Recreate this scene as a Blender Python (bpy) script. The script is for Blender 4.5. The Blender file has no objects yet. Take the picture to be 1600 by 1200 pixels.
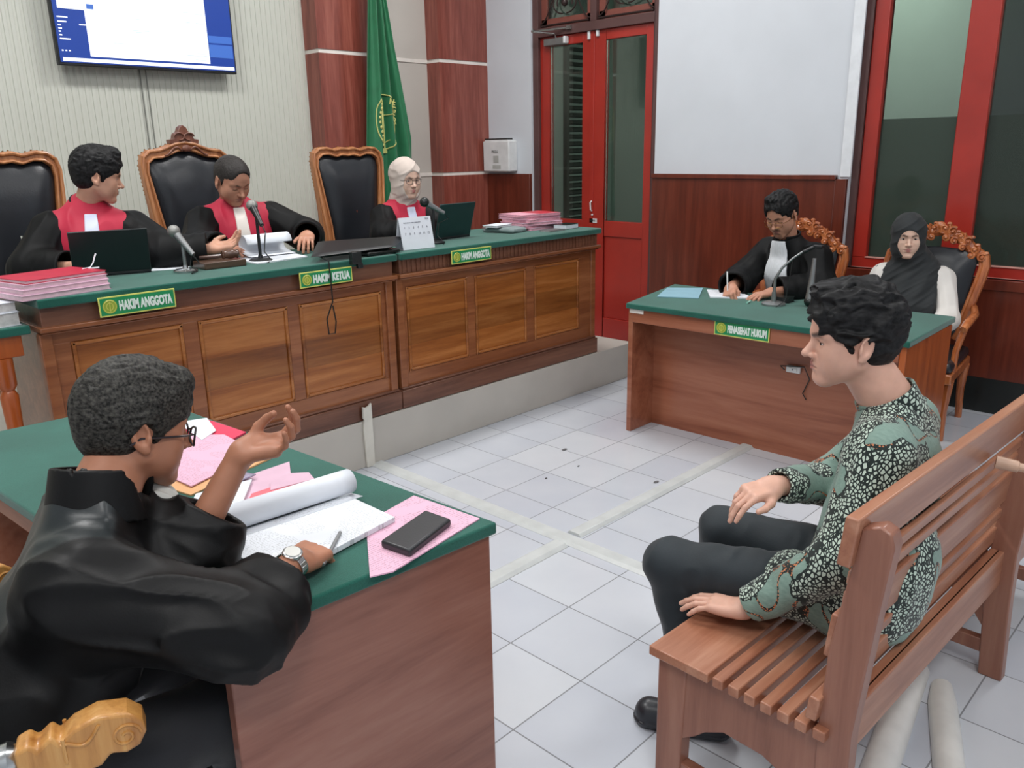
import bpy, bmesh, math, random
import numpy as np
from mathutils import Vector, Matrix
random.seed(7)
S = bpy.context.scene
COL = S.collection
# ---------------------------------------------------------------- camera
cam_d = bpy.data.cameras.new('camera'); cam = bpy.data.objects.new('camera', cam_d); COL.objects.link(cam)
cam_d.sensor_width = 36; cam_d.lens = 1277.44 / 1600 * 36; cam_d.clip_start = 0.02; cam_d.clip_end = 100
_r = Vector((0.6934417, -0.72028762, -0.01800948)); _u = Vector((0.21057905, 0.17869986, 0.961105)); _f = Vector((0.68905375, 0.67026271, -0.27559541))
mw = Matrix.Identity(4)
for i in range(3):
    mw[i][0] = _r[i]; mw[i][1] = _u[i]; mw[i][2] = -_f[i]
mw[0][3], mw[1][3], mw[2][3] = -2.59218, -3.17496, 1.57986
cam.matrix_world = mw
S.camera = cam
# ---------------------------------------------------------------- world and light
w = bpy.data.worlds.new('world'); S.world = w; w.use_nodes = True
w.node_tree.nodes['Background'].inputs[0].default_value = (0.92, 0.95, 1.0, 1); w.node_tree.nodes['Background'].inputs[1].default_value = 0.46
S.view_settings.view_transform = 'Standard'; S.view_settings.look = 'None'; S.view_settings.gamma = 1; S.view_settings.use_curve_mapping = False
S.view_settings.exposure = 0.0
CEIL = 4.2
LAMPS = [(-3.3, -4.2), (-3.3, -1.6), (-0.5, -4.2), (-0.5, -1.6), (1.7, -2.9), (1.0, 0.4), (-1.9, 0.4)]
WATTS = [62, 30, 22, 12, 30, 62, 64]
for (lx, ly), watt in zip(LAMPS, WATTS):
    ld = bpy.data.lights.new('ceiling_light_glow', 'AREA'); ld.shape = 'RECTANGLE'; ld.size = 1.15; ld.size_y = 0.55
    ld.energy = watt; ld.color = (1.0, 0.985, 0.97)
    lo = bpy.data.objects.new('ceiling_light_glow', ld); COL.objects.link(lo); lo.location = (lx, ly, CEIL - 0.10)
corr = bpy.data.lights.new('corridor_glow', 'AREA'); corr.shape = 'RECTANGLE'; corr.size = 1.2; corr.size_y = 0.3; corr.energy = 60; corr.color = (0.92, 1.0, 0.95)
co = bpy.data.objects.new('corridor_glow', corr); COL.objects.link(co); co.location = (4.1, -0.3, 3.5)

# ---------------------------------------------------------------- materials
def srgb(r, g, b):
    f = lambda c: (c / 255 / 12.92) if c / 255 <= 0.04045 else ((c / 255 + 0.055) / 1.055) ** 2.4
    return (f(r), f(g), f(b), 1)
class NT:
    def __init__(s, name):
        s.m = bpy.data.materials.new(name); s.m.use_nodes = True; s.t = s.m.node_tree; s.b = s.t.nodes['Principled BSDF']
    def n(s, typ, **kw):
        x = s.t.nodes.new(typ)
        for k, v in kw.items():
            if k.startswith('i_'):
                key = k[2:]; key = int(key) if key.isdigit() else key
                x.inputs[key].default_value = v
            else: setattr(x, k, v)
        return x
    def l(s, a, b): s.t.links.new(a, b)
    def coord(s, scale=(1, 1, 1), rot=(0, 0, 0), loc=(0, 0, 0)):
        c = s.n('ShaderNodeTexCoord'); m = s.n('ShaderNodeMapping'); m.inputs['Scale'].default_value = scale; m.inputs['Rotation'].default_value = rot; m.inputs['Location'].default_value = loc
        s.l(c.outputs['Object'], m.inputs[0]); return m.outputs[0]
    def ramp(s, fac, stops):
        r = s.n('ShaderNodeValToRGB'); e = r.color_ramp.elements
        while len(e) < len(stops): e.new(0.5)
        for i, (p, c) in enumerate(stops): e[i].position = p; e[i].color = c
        s.l(fac, r.inputs[0]); return r.outputs[0]
    def math(s, op, a, b=None, c=None):
        x = s.n('ShaderNodeMath', operation=op)
        for i, v in enumerate((a, b, c)):
            if v is None: continue
            if isinstance(v, (int, float)): x.inputs[i].default_value = v
            else: s.l(v, x.inputs[i])
        return x.outputs[0]
    def mix(s, fac, a, b):
        x = s.n('ShaderNodeMix', data_type='RGBA')
        if isinstance(fac, (int, float)): x.inputs[0].default_value = fac
        else: s.l(fac, x.inputs[0])
        for i, v in ((6, a), (7, b)):
            if isinstance(v, tuple): x.inputs[i].default_value = v
            else: s.l(v, x.inputs[i])
        return x.outputs[2]
    def set(s, rough=0.5, metal=0, spec=0.5, sheen=0, coat=0):
        i = s.b.inputs; i['Roughness'].default_value = rough; i['Metallic'].default_value = metal; i['Specular IOR Level'].default_value = spec
        i['Sheen Weight'].default_value = sheen; i['Coat Weight'].default_value = coat; i['Coat Roughness'].default_value = 0.15
        return s
    def col(s, c):
        if isinstance(c, tuple): s.b.inputs['Base Color'].default_value = c
        else: s.l(c, s.b.inputs['Base Color'])
    def bump(s, h, strength=0.3, dist=0.002):
        x = s.n('ShaderNodeBump'); x.inputs['Strength'].default_value = strength; x.inputs['Distance'].default_value = dist
        s.l(h, x.inputs['Height']); s.l(x.outputs[0], s.b.inputs['Normal'])
def plain(name, c, rough=0.5, metal=0, var=0.06, nscale=14, bump=0.0, sheen=0, coat=0, bscale=None, spec=0.5):
    t = NT(name); t.set(rough, metal, spec, sheen, coat)
    nz = t.n('ShaderNodeTexNoise', i_Scale=float(nscale), i_Detail=3.0); t.l(t.coord(), nz.inputs['Vector'])
    a = tuple(x * (1 - var) for x in c[:3]) + (1,); b = tuple(min(1, x * (1 + var)) for x in c[:3]) + (1,)
    t.col(t.ramp(nz.outputs[0], [(0.3, a), (0.7, b)]))
    if bump:
        n2 = t.n('ShaderNodeTexNoise', i_Scale=float(bscale or nscale * 20), i_Detail=2.0); t.l(t.coord(), n2.inputs['Vector']); t.bump(n2.outputs[0], bump)
    return t.m
def wood(name, dark, mid, light, axis='X', rough=0.3, scale=1.0, knots=0.25, coat=0.3, plank=None):
    """grain running along axis"""
    t = NT(name); t.set(rough, 0, 0.5, 0, coat)
    s = {'X': (0.5, 7, 7), 'Y': (7, 0.5, 7), 'Z': (7, 7, 0.5)}[axis]; s = tuple(k * scale for k in s)
    n1 = t.n('ShaderNodeTexNoise', i_Scale=2.2, i_Detail=5.0, i_Roughness=0.6, i_Distortion=0.6); t.l(t.coord(s), n1.inputs['Vector'])
    n2 = t.n('ShaderNodeTexNoise', i_Scale=11.0, i_Detail=4.0, i_Roughness=0.7); t.l(t.coord(s), n2.inputs['Vector'])
    f = t.math('ADD', t.math('MULTIPLY', n1.outputs[0], 0.75), t.math('MULTIPLY', n2.outputs[0], 0.25))
    c = t.ramp(f, [(0.32, dark), (0.5, mid), (0.68, light)])
    if plank:
        ax, size = plank
        co = t.n('ShaderNodeTexCoord'); sp = t.n('ShaderNodeSeparateXYZ'); t.l(co.outputs['Object'], sp.inputs[0])
        fl = t.math('FLOOR', t.math('MULTIPLY', sp.outputs[ax], 1 / size)); wn = t.n('ShaderNodeTexWhiteNoise', noise_dimensions='1D'); t.l(fl, wn.inputs['W'])
        g = t.math('MULTIPLY_ADD', wn.outputs['Value'], 0.45, 0.75)
        mx = t.n('ShaderNodeVectorMath', operation='SCALE'); t.l(c, mx.inputs[0]); t.l(g, mx.inputs['Scale']); c = mx.outputs[0]
    t.col(c); t.bump(n2.outputs[0], 0.08, 0.001)
    return t.m
M = {}
M['cream'] = plain('cream wall paint', srgb(196, 190, 182), 0.6, var=0.03, nscale=3)
M['white_wall'] = plain('white wall paint', srgb(206, 211, 217), 0.55, var=0.03, nscale=2.5)
M['ceil'] = plain('ceiling white', srgb(225, 226, 226), 0.8)
M['brown_frame'] = plain('dark brown frame paint', srgb(88, 62, 60), 0.4, var=0.12, nscale=5)
M['red_paint'] = plain('red gloss paint', srgb(160, 44, 34), 0.3, var=0.10, nscale=4, coat=0.3)
M['wains'] = wood('dark red wainscot laminate', srgb(74, 30, 20), srgb(98, 42, 28), srgb(116, 54, 38), 'Z', 0.28, 0.7, coat=0.3)
M['lam'] = wood('red brown column laminate', srgb(108, 50, 40), srgb(136, 70, 58), srgb(158, 92, 78), 'Z', 0.35, 1.3, coat=0.2)
M['stripe'] = plain('white groove strip', srgb(232, 226, 218), 0.4)
M['teak'] = wood('teak desk wood', srgb(112, 62, 36), srgb(140, 84, 50), srgb(164, 106, 68), 'X', 0.32, 1.0, coat=0.35)
M['teakpanel'] = wood('teak panel boards', srgb(120, 64, 24), srgb(154, 92, 42), srgb(182, 120, 66), 'X', 0.3, 0.9, coat=0.35, plank=(2, 0.145))
M['teakdark'] = wood('teak plinth', srgb(82, 48, 34), srgb(112, 72, 54), srgb(134, 92, 70), 'X', 0.4, 1.0, coat=0.2)
M['mahog'] = wood('mahogany veneer', srgb(124, 66, 44), srgb(154, 92, 66), srgb(170, 110, 84), 'Y', 0.36, 0.6, coat=0.25)
M['mahogside'] = wood('orange mahogany side', srgb(138, 62, 22), srgb(172, 86, 36), srgb(196, 108, 54), 'Z', 0.3, 0.6, coat=0.3)
M['benchwood'] = wood('bench wood', srgb(132, 78, 56), srgb(164, 110, 84), srgb(186, 138, 112), 'X', 0.36, 0.8, coat=0.15)
M['benchend'] = wood('bench end wood', srgb(114, 70, 54), srgb(142, 94, 76), srgb(158, 112, 92), 'Z', 0.38, 0.7, coat=0.15)
M['chairwood'] = wood('honey chair wood', srgb(134, 78, 42), srgb(176, 116, 72), srgb(204, 148, 100), 'Z', 0.35, 1.2, coat=0.3)
M['carved'] = wood('carved orange wood', srgb(128, 62, 28), srgb(176, 98, 52), srgb(208, 136, 86), 'Z', 0.3, 1.6, coat=0.5)
M['goldwood'] = wood('gold carved wood', srgb(156, 100, 44), srgb(196, 140, 74), srgb(214, 166, 100), 'Z', 0.4, 1.6)
def cloth_green():
    t = NT('green felt'); t.set(0.85, 0, 0.2, 0.3)
    n1 = t.n('ShaderNodeTexNoise', i_Scale=5.0, i_Detail=3.0); t.l(t.coord(), n1.inputs['Vector'])
    n2 = t.n('ShaderNodeTexNoise', i_Scale=400.0, i_Detail=2.0); t.l(t.coord(), n2.inputs['Vector'])
    f = t.math('ADD', t.math('MULTIPLY', n1.outputs[0], 0.5), t.math('MULTIPLY', n2.outputs[0], 0.5))
    t.col(t.ramp(f, [(0.3, srgb(16, 74, 62)), (0.7, srgb(38, 104, 90))])); t.bump(n2.outputs[0], 0.4, 0.001)
    return t.m
M['felt'] = cloth_green()
M['leather'] = plain('black leather', srgb(28, 31, 36), 0.32, var=0.15, nscale=8, bump=0.25, bscale=120)
M['brass'] = plain('brass nail', srgb(150, 110, 60), 0.35, 1)
M['blackplastic'] = plain('black plastic', srgb(22, 24, 27), 0.42, bump=0.05)
M['laptop'] = plain('laptop lid black', srgb(24, 30, 32), 0.35)
M['chrome'] = plain('brushed steel', srgb(190, 192, 192), 0.25, 1)
M['greymetal'] = plain('grey metal', srgb(150, 152, 152), 0.35, 0.8)
M['micgrille'] = plain('mic grille', srgb(150, 150, 146), 0.45, 0.7, bump=0.8, bscale=500)
M['whiteplastic'] = plain('white plastic', srgb(214, 216, 216), 0.35)
M['beigeduct'] = plain('beige duct', srgb(196, 200, 199), 0.35)
M['dais'] = plain('dais cream paint', srgb(188, 184, 176), 0.45, var=0.05, nscale=4)
M['black'] = plain('black baseboard', srgb(30, 34, 33), 0.25)
def paper(name, c, lines=0, dark=0.25, rot=0.0):
    t = NT(name); t.set(0.6)
    cc = c
    if lines:
        co = t.coord((1, 1, 1), (0, 0, rot)); sp = t.n('ShaderNodeSeparateXYZ'); t.l(co, sp.inputs[0])
        row = t.math('FRACT', t.math('MULTIPLY', sp.outputs[1], lines)); a = t.math('LESS_THAN', row, 0.42)
        nz = t.n('ShaderNodeTexNoise', i_Scale=1.0, i_Detail=1.0); t.l(t.coord((260, 260, 1), (0, 0, rot)), nz.inputs['Vector'])
        b = t.math('GREATER_THAN', nz.outputs[0], 0.5)
        big = t.n('ShaderNodeTexNoise', i_Scale=14.0, i_Detail=0.0); t.l(t.coord(), big.inputs['Vector']); k = t.math('GREATER_THAN', big.outputs[0], 0.42)
        f = t.math('MULTIPLY', t.math('MULTIPLY', t.math('MULTIPLY', a, b), k), dark)
        cc = t.mix(f, c, tuple(x * 0.15 for x in c[:3]) + (1,))
    t.col(cc)
    return t.m
M['paper'] = paper('white printed paper', srgb(224, 228, 234), 150, 0.35)
M['paperblank'] = plain('white paper', srgb(222, 227, 234), 0.6, var=0.03)
M['paperedge'] = plain('paper block edge', srgb(206, 204, 202), 0.7, var=0.15, nscale=60)
M['pinkpaper'] = paper('pink form paper', srgb(226, 178, 200), 130, 0.4)
M['pinkfolder'] = plain('pink folder', srgb(222, 160, 176), 0.55, var=0.06)
M['palepink'] = plain('pale pink folder', srgb(214, 178, 196), 0.5, var=0.06)
M['redfolder'] = plain('red folder', srgb(186, 40, 66), 0.4, var=0.08)
M['coral'] = plain('coral paper', srgb(226, 110, 120), 0.5, var=0.06)
M['bluefolder'] = plain('light blue folder', srgb(138, 180, 196), 0.5, var=0.05)
M['orangepaper'] = plain('orange card', srgb(224, 170, 120), 0.5, var=0.06)
def emis(name, c, e, base=None):
    t = NT(name); t.col(base or c); t.b.inputs['Emission Color'].default_value = c; t.b.inputs['Emission Strength'].default_value = e; t.set(0.3); return t.m
M['scr_white'] = emis('screen white', srgb(226, 232, 244), 0.72)
M['scr_blue'] = emis('screen navy', srgb(28, 56, 130), 0.7)
M['scr_blue2'] = emis('screen light navy', srgb(58, 96, 170), 0.7)
M['scr_grey'] = emis('screen grey', srgb(188, 196, 218), 0.7)
M['lampglow'] = emis('lamp diffuser', (1, 1, 1, 1), 3.0)
M['signgreen'] = plain('sign green', srgb(30, 142, 86), 0.35, var=0.03)
M['signyellow'] = plain('sign yellow', srgb(214, 214, 110), 0.35, var=0.03)
M['signwhite'] = plain('sign white', srgb(228, 240, 232), 0.35, var=0.01)
M['crest'] = plain('crest gold', srgb(150, 170, 60), 0.4)

# ---------------------------------------------------------------- mesh helpers
class MB:
    def __init__(s): s.v = []; s.f = []; s.mi = []
    def add(s, vs, fs, mi=0):
        o = len(s.v); s.v += [tuple(v) for v in vs]; s.f += [tuple(i + o for i in f) for f in fs]; s.mi += [mi] * len(fs); return s
    def box(s, x0, y0, z0, x1, y1, z1, mi=0):
        vs = [(x, y, z) for z in (z0, z1) for y in (y0, y1) for x in (x0, x1)]
        return s.add(vs, [(0, 2, 3, 1), (4, 5, 7, 6), (0, 1, 5, 4), (2, 6, 7, 3), (0, 4, 6, 2), (1, 3, 7, 5)], mi)
    def obox(s, c, size, rz=0.0, rx=0.0, ry=0.0, mi=0):
        R = Matrix.Rotation(rz, 3, 'Z') @ Matrix.Rotation(ry, 3, 'Y') @ Matrix.Rotation(rx, 3, 'X'); h = Vector(size) / 2
        vs = [Vector(c) + R @ Vector((sx * h.x, sy * h.y, sz * h.z)) for sz in (-1, 1) for sy in (-1, 1) for sx in (-1, 1)]
        return s.add(vs, [(0, 2, 3, 1), (4, 5, 7, 6), (0, 1, 5, 4), (2, 6, 7, 3), (0, 4, 6, 2), (1, 3, 7, 5)], mi)
    def prism(s, pts, z0, z1, mi=0):
        """pts: ccw (x, y); extruded in z"""
        n = len(pts); vs = [(p[0], p[1], z0) for p in pts] + [(p[0], p[1], z1) for p in pts]
        fs = [tuple(reversed(range(n))), tuple(range(n, 2 * n))] + [(i, (i + 1) % n, n + (i + 1) % n, n + i) for i in range(n)]
        return s.add(vs, fs, mi)
    def extr(s, pts3, d, mi=0):
        """planar polygon pts3 (3d) extruded by vector d"""
        n = len(pts3); a = [Vector(p) for p in pts3]; vs = a + [p + Vector(d) for p in a]
        fs = [tuple(reversed(range(n))), tuple(range(n, 2 * n))] + [(i, (i + 1) % n, n + (i + 1) % n, n + i) for i in range(n)]
        return s.add(vs, fs, mi)
    def tube(s, path, r, n=10, mi=0, cap=True, flat=1.0, up=None):
        """tube along a path; r number or list; flat squashes the second axis"""
        P = [Vector(p) for p in path]; k = len(P); rs = r if isinstance(r, (list, tuple)) else [r] * k
        vs = []; prev = None
        for i in range(k):
            t = (P[min(i + 1, k - 1)] - P[max(i - 1, 0)]).normalized()
            if prev is None:
                a = Vector(up) if up else (Vector((0, 0, 1)) if abs(t.z) < 0.9 else Vector((1, 0, 0)))
            else: a = prev
            a = (a - t * a.dot(t)).normalized(); prev = a; b = t.cross(a)
            for j in range(n):
                q = 2 * math.pi * j / n; vs.append(P[i] + a * (math.cos(q) * rs[i] * flat) + b * (math.sin(q) * rs[i]))
        fs = [(i * n + j, i * n + (j + 1) % n, (i + 1) * n + (j + 1) % n, (i + 1) * n + j) for i in range(k - 1) for j in range(n)]
        if cap: fs += [tuple(reversed(range(n))), tuple(range((k - 1) * n, k * n))]
        return s.add(vs, fs, mi)
    def lathe(s, c, prof, n=24, mi=0, axis=(0, 0, 1)):
        """prof: (r, h) along axis from c"""
        ax = Vector(axis).normalized(); a = ax.orthogonal().normalized(); b = ax.cross(a); c = Vector(c); vs = []
        for (r, h) in prof:
            for j in range(n):
                q = 2 * math.pi * j / n; vs.append(c + ax * h + a * (math.cos(q) * r) + b * (math.sin(q) * r))
        k = len(prof)
        fs = [(i * n + j, i * n + (j + 1) % n, (i + 1) * n + (j + 1) % n, (i + 1) * n + j) for i in range(k - 1) for j in range(n)]
        fs += [tuple(reversed(range(n))), tuple(range((k - 1) * n, k * n))]
        return s.add(vs, fs, mi)
    def ball(s, c, r, n=12, mi=0, R=None):
        rr = Vector(r) if isinstance(r, (tuple, list)) else Vector((r, r, r)); vs = []; m = n // 2 + 1
        for i in range(m):
            ph = math.pi * i / (m - 1)
            for j in range(n):
                q = 2 * math.pi * j / n; v = Vector((math.sin(ph) * math.cos(q) * rr.x, math.sin(ph) * math.sin(q) * rr.y, math.cos(ph) * rr.z))
                if R is not None: v = R @ v
                vs.append(Vector(c) + v)
        fs = [(i * n + j, (i + 1) * n + j, (i + 1) * n + (j + 1) % n, i * n + (j + 1) % n) for i in range(m - 1) for j in range(n)]
        return s.add(vs, fs, mi)
    def grid(s, fn, nu, nv, mi=0, thick=None):
        vs = [fn(i / nu, j / nv) for j in range(nv + 1) for i in range(nu + 1)]
        fs = [(j * (nu + 1) + i, j * (nu + 1) + i + 1, (j + 1) * (nu + 1) + i + 1, (j + 1) * (nu + 1) + i) for j in range(nv) for i in range(nu)]
        return s.add(vs, fs, mi)
    def build(s, name, mats, parent=None, smooth=False, bevel=0, seg=2, solid=0, angle=35):
        me = bpy.data.meshes.new(name); me.from_pydata(s.v, [], s.f)
        if not isinstance(mats, (list, tuple)): mats = [mats]
        for m in mats: me.materials.append(m)
        if len(mats) > 1: me.polygons.foreach_set('material_index', s.mi)
        bm = bmesh.new(); bm.from_mesh(me); bmesh.ops.remove_doubles(bm, verts=bm.verts, dist=1e-6)
        bmesh.ops.recalc_face_normals(bm, faces=bm.faces); bm.to_mesh(me); bm.free()
        o = bpy.data.objects.new(name, me); COL.objects.link(o)
        if solid:
            d = o.modifiers.new('solid', 'SOLIDIFY'); d.thickness = solid; d.offset = 0
        if bevel:
            b = o.modifiers.new('bevel', 'BEVEL'); b.width = bevel; b.segments = seg; b.limit_method = 'ANGLE'; b.angle_limit = math.radians(40)
        if smooth or bevel:
            me.polygons.foreach_set('use_smooth', [True] * len(me.polygons))
            try: me.set_sharp_from_angle(angle=math.radians(angle))
            except Exception: pass
        if parent is not None: set_parent(o, parent)
        return o
def set_parent(o, p):
    # meshes are written in world coordinates: keep them there
    o.parent = p; o.matrix_parent_inverse = world_of(p).inverted()
def world_of(p):
    m = Matrix.LocRotScale(p.location, p.rotation_euler, p.scale)
    if p.parent is not None: m = world_of(p.parent) @ p.matrix_parent_inverse @ m
    return m
def thing(name, label, cat, loc=(0, 0, 0), group=None):
    o = bpy.data.objects.new(name, None); COL.objects.link(o); o.location = loc; o.empty_display_size = 0.1
    o['label'] = label; o['category'] = cat
    if group: o['group'] = group
    return o
def tag(o, label, cat, group=None):
    o['label'] = label; o['category'] = cat
    if group: o['group'] = group
    return o
def struct(o, label=None):
    o['kind'] = 'structure'
    if label: o['label'] = label
    return o
FONT = None
def text_mesh(name, body, size, mat, origin, right, up, parent, bold=0.0, xs=1.0, align='LEFT', thick=0.0008, arc=None):
    cu = bpy.data.curves.new(name, 'FONT'); cu.body = body; cu.size = size; cu.offset = bold; cu.extrude = thick; cu.align_x = align; cu.resolution_u = 3
    to = bpy.data.objects.new(name, cu); COL.objects.link(to)
    dg = bpy.context.evaluated_depsgraph_get(); me = bpy.data.meshes.new_from_object(to.evaluated_get(dg)); bpy.data.objects.remove(to)
    R = Vector(right).normalized(); U = Vector(up).normalized(); N = R.cross(U)
    for v in me.vertices:
        x, y, z = v.co; v.co = Vector(origin) + R * (x * xs) + U * y + N * z
    me.materials.clear(); me.materials.append(mat)
    o = bpy.data.objects.new(name, me); COL.objects.link(o)
    if parent is not None: set_parent(o, parent)
    return o
# ================================================================ ROOM
XW, YB = 2.78, 2.45      # inner face of the right wall, inner face of the judges' wall
XL, YN = -5.2, -6.2
def floor_mat():
    t = NT('white ceramic tiles'); t.set(0.16, 0, 0.5)
    co = t.n('ShaderNodeTexCoord'); sp = t.n('ShaderNodeSeparateXYZ'); t.l(co.outputs['Object'], sp.inputs[0])
    def edge(ax):
        q = t.math('FRACT', t.math('MULTIPLY', sp.outputs[ax], 1 / 0.3))
        return t.math('MINIMUM', q, t.math('SUBTRACT', 1.0, q))
    e = t.math('MINIMUM', edge(0), edge(1)); g = t.math('LESS_THAN', e, 0.0075)
    fx = t.math('FLOOR', t.math('MULTIPLY', sp.outputs[0], 1 / 0.3)); fy = t.math('FLOOR', t.math('MULTIPLY', sp.outputs[1], 1 / 0.3))
    cb = t.n('ShaderNodeCombineXYZ'); t.l(fx, cb.inputs[0]); t.l(fy, cb.inputs[1])
    wn = t.n('ShaderNodeTexWhiteNoise'); t.l(cb.outputs[0], wn.inputs['Vector'])
    nz = t.n('ShaderNodeTexNoise', i_Scale=3.0, i_Detail=4.0); t.l(t.coord(), nz.inputs['Vector'])
    k = t.math('ADD', t.math('MULTIPLY', wn.outputs['Value'], 0.4), t.math('MULTIPLY', nz.outputs[0], 0.6))
    base = t.ramp(k, [(0.2, srgb(186, 191, 201)), (0.8, srgb(204, 208, 213))])
    sc = t.n('ShaderNodeTexVoronoi', i_Scale=1.4); t.l(t.coord((1, 1, 0)), sc.inputs['Vector'])
    chip = t.math('LESS_THAN', sc.outputs['Distance'], 0.0)
    t.col(t.mix(g, base, srgb(128, 130, 134)))
    r = t.n('ShaderNodeMix'); t.l(g, r.inputs[0]); r.inputs[2].default_value = 0.17; r.inputs[3].default_value = 0.8; t.l(r.outputs[0], t.b.inputs['Roughness'])
    t.bump(t.math('SUBTRACT', 1.0, g), 0.15, 0.001)
    return t.m
M['tile'] = floor_mat()
struct(MB().box(XL - 0.2, YN - 0.2, -0.12, XW + 2.6, YB + 0.6, 0).build('floor', M['tile']))
struct(MB().box(XL - 0.2, YN - 0.2, CEIL, XW + 0.3, YB + 0.6, CEIL + 0.12).build('ceiling', M['ceil']))
struct(MB().box(XL - 0.15, YN - 0.2, 0, XL, YB + 0.4, CEIL).build('wall_left', M['white_wall']))
struct(MB().box(XL, YN - 0.15, 0, XW, YN, CEIL).build('wall_near', M['white_wall']))
# judges' wall: fluted cream panels with flat cream bays
m = MB(); m.box(XL, YB + 0.012, 0, XW + 0.3, YB + 0.25, CEIL)
P = 0.0395; x = -3.0
while x < 1.04:
    a = 0.009
    m.extr([(x, YB + 0.013, 0.25), (x + 0.003, YB + 0.006, 0.25), (x + P * 0.58, YB + 0.006, 0.25), (x + P * 0.58 + 0.003, YB + 0.013, 0.25)], (0, 0, CEIL - 0.25))
    x += P
M['flute'] = plain('fluted wall panel', srgb(200, 202, 192), 0.55, var=0.02, nscale=3)
struct(m.build('wall_back', M['flute']))
# dark joint lines between the fluted panels (below the television)
struct(MB().box(-0.205, YB - 0.006, 0.25, -0.199, YB + 0.0, 3.3).box(-0.165, YB - 0.006, 0.25, -0.161, YB, 3.3).build('trim_1', plain('panel joint', srgb(120, 122, 116), 0.6)))
# flat bay between the columns
struct(MB().box(1.56, YB - 0.012, 0.25, 2.25, YB + 0.02, CEIL).build('trim_2', M['cream']))
def column(n, x0, x1):
    c = MB(); z = 0.0
    for (z0, z1) in ((0.0, 1.372), (1.40, 2.288), (2.316, 3.2), (3.23, CEIL)):
        c.box(x0, 2.28, z0, x1, YB + 0.02, z1)
    c.box(x0 + 0.006, 2.286, 0.0, x1, YB + 0.02, CEIL, 1)
    o = struct(c.build('trim_%d' % n, [M['lam'], M['stripe']], bevel=0.0))
column(3, 1.053, 1.565); column(4, 2.222, XW)
struct(MB().box(1.565, YB - 0.02, 2.288, 2.222, YB, 2.316).box(1.565, YB - 0.02, 1.372, 2.222, YB, 1.40).build('trim_5', M['stripe']))
# right wall with a doorway and a window opening
DY0, DY1, DZ = 0.50, 1.76, 3.35       # doorway
WY0, WY1, WZ0, WZ1 = -4.0, -0.985, 0.80, 3.4
T = 0.28
r = MB()
r.box(XW, DY1, 0, XW + T, YB + 0.4, CEIL); r.box(XW, DY0, DZ, XW + T, DY1, CEIL)
r.box(XW, WY1, 0, XW + T, DY0, CEIL); r.box(XW, WY0, 0, XW + T, WY1, WZ0); r.box(XW, WY0, WZ1, XW + T, WY1, CEIL); r.box(XW, YN, 0, XW + T, WY0, CEIL)
struct(r.build('wall_right', M['white_wall']))
# wainscot with cap, black baseboard
r = MB()
r.box(XW - 0.03, -0.915, 0.21, XW, 0.498, 1.375); r.box(XW - 0.045, -0.915, 1.355, XW, 0.498, 1.385)
r.box(XW - 0.03, 1.762, 0.21, XW, 2.28, 1.375)
struct(r.build('trim_6', M['wains'], bevel=0.003))
struct(MB().box(XW - 0.03, -0.985, 0.21, XW, -0.915, 1.36).build('trim_7', M['wains'], bevel=0.002))
struct(MB().box(XW - 0.02, WY0, 0.21, XW, -0.985, 0.74).box(XW - 0.03, WY0, 0.74, XW + 0.1, -0.985, 0.80).build('trim_8', M['wains'], bevel=0.002))
struct(MB().box(XW - 0.022, WY0, 0.0, XW, 0.49, 0.212).build('baseboard_right', M['black']))
struct(MB().box(XW - 0.012, -1.0, 1.372, XW, -0.93, 3.4).build('trim_9', plain('white corner bead', srgb(222, 226, 230), 0.5), bevel=0.003))
# dais under the judges' desk
struct(MB().box(XL, 0.154, 0, 2.07, YB + 0.01, 0.25).build('trim_10', M['dais'], bevel=0.004))
# low beige cable ducts on the floor
def duct(n, a, b, wd=0.085, h=0.012, rz=None):
    a = Vector((a[0], a[1], 0)); b = Vector((b[0], b[1], 0)); d = (b - a); L = d.length; d.normalize(); nn = Vector((-d.y, d.x, 0)); U = Vector((0, 0, 1)); k = MB()
    prof = [(-wd / 2, 0.0), (wd / 2, 0.0), (wd / 2 * 0.62, h), (-wd / 2 * 0.62, h)]
    k.extr([a + nn * p + U * q for p, q in prof], d * L)
    return tag(k.build('cable_duct', M['beigeduct'], bevel=0.002), *n)
D1 = 'low beige cable duct crossing the tiles '
duct((D1 + 'from the dais towards the bench', 'cable duct', 'ducts on the floor'), (-0.2, 0.154), (-0.2, -2.35))
duct((D1 + 'to the corner of the red-brown lawyer desk', 'cable duct', 'ducts on the floor'), (-0.15, -1.15), (1.30, -1.17), 0.08, 0.014)
duct((D1 + 'towards the green desk of the man in black', 'cable duct', 'ducts on the floor'), (-0.25, -1.16), (-1.25, -1.16), 0.085, 0.014)
k = MB(); pts = [(-0.272, 0), (-0.222, 0), (-0.222, 0.34), (-0.232, 0.332), (-0.243, 0.325), (-0.258, 0.322), (-0.274, 0.33), (-0.277, 0.27), (-0.270, 0.26), (-0.279, 0.22)]
k.extr([(x, 0.152, z + 0.002) for x, z in pts], (0, -0.012, 0))
tag(k.build('trim_strip', plain('cracked beige strip', srgb(214, 212, 202), 0.4), bevel=0.001), 'upright broken beige strip standing against the dais step', 'strip')
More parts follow.
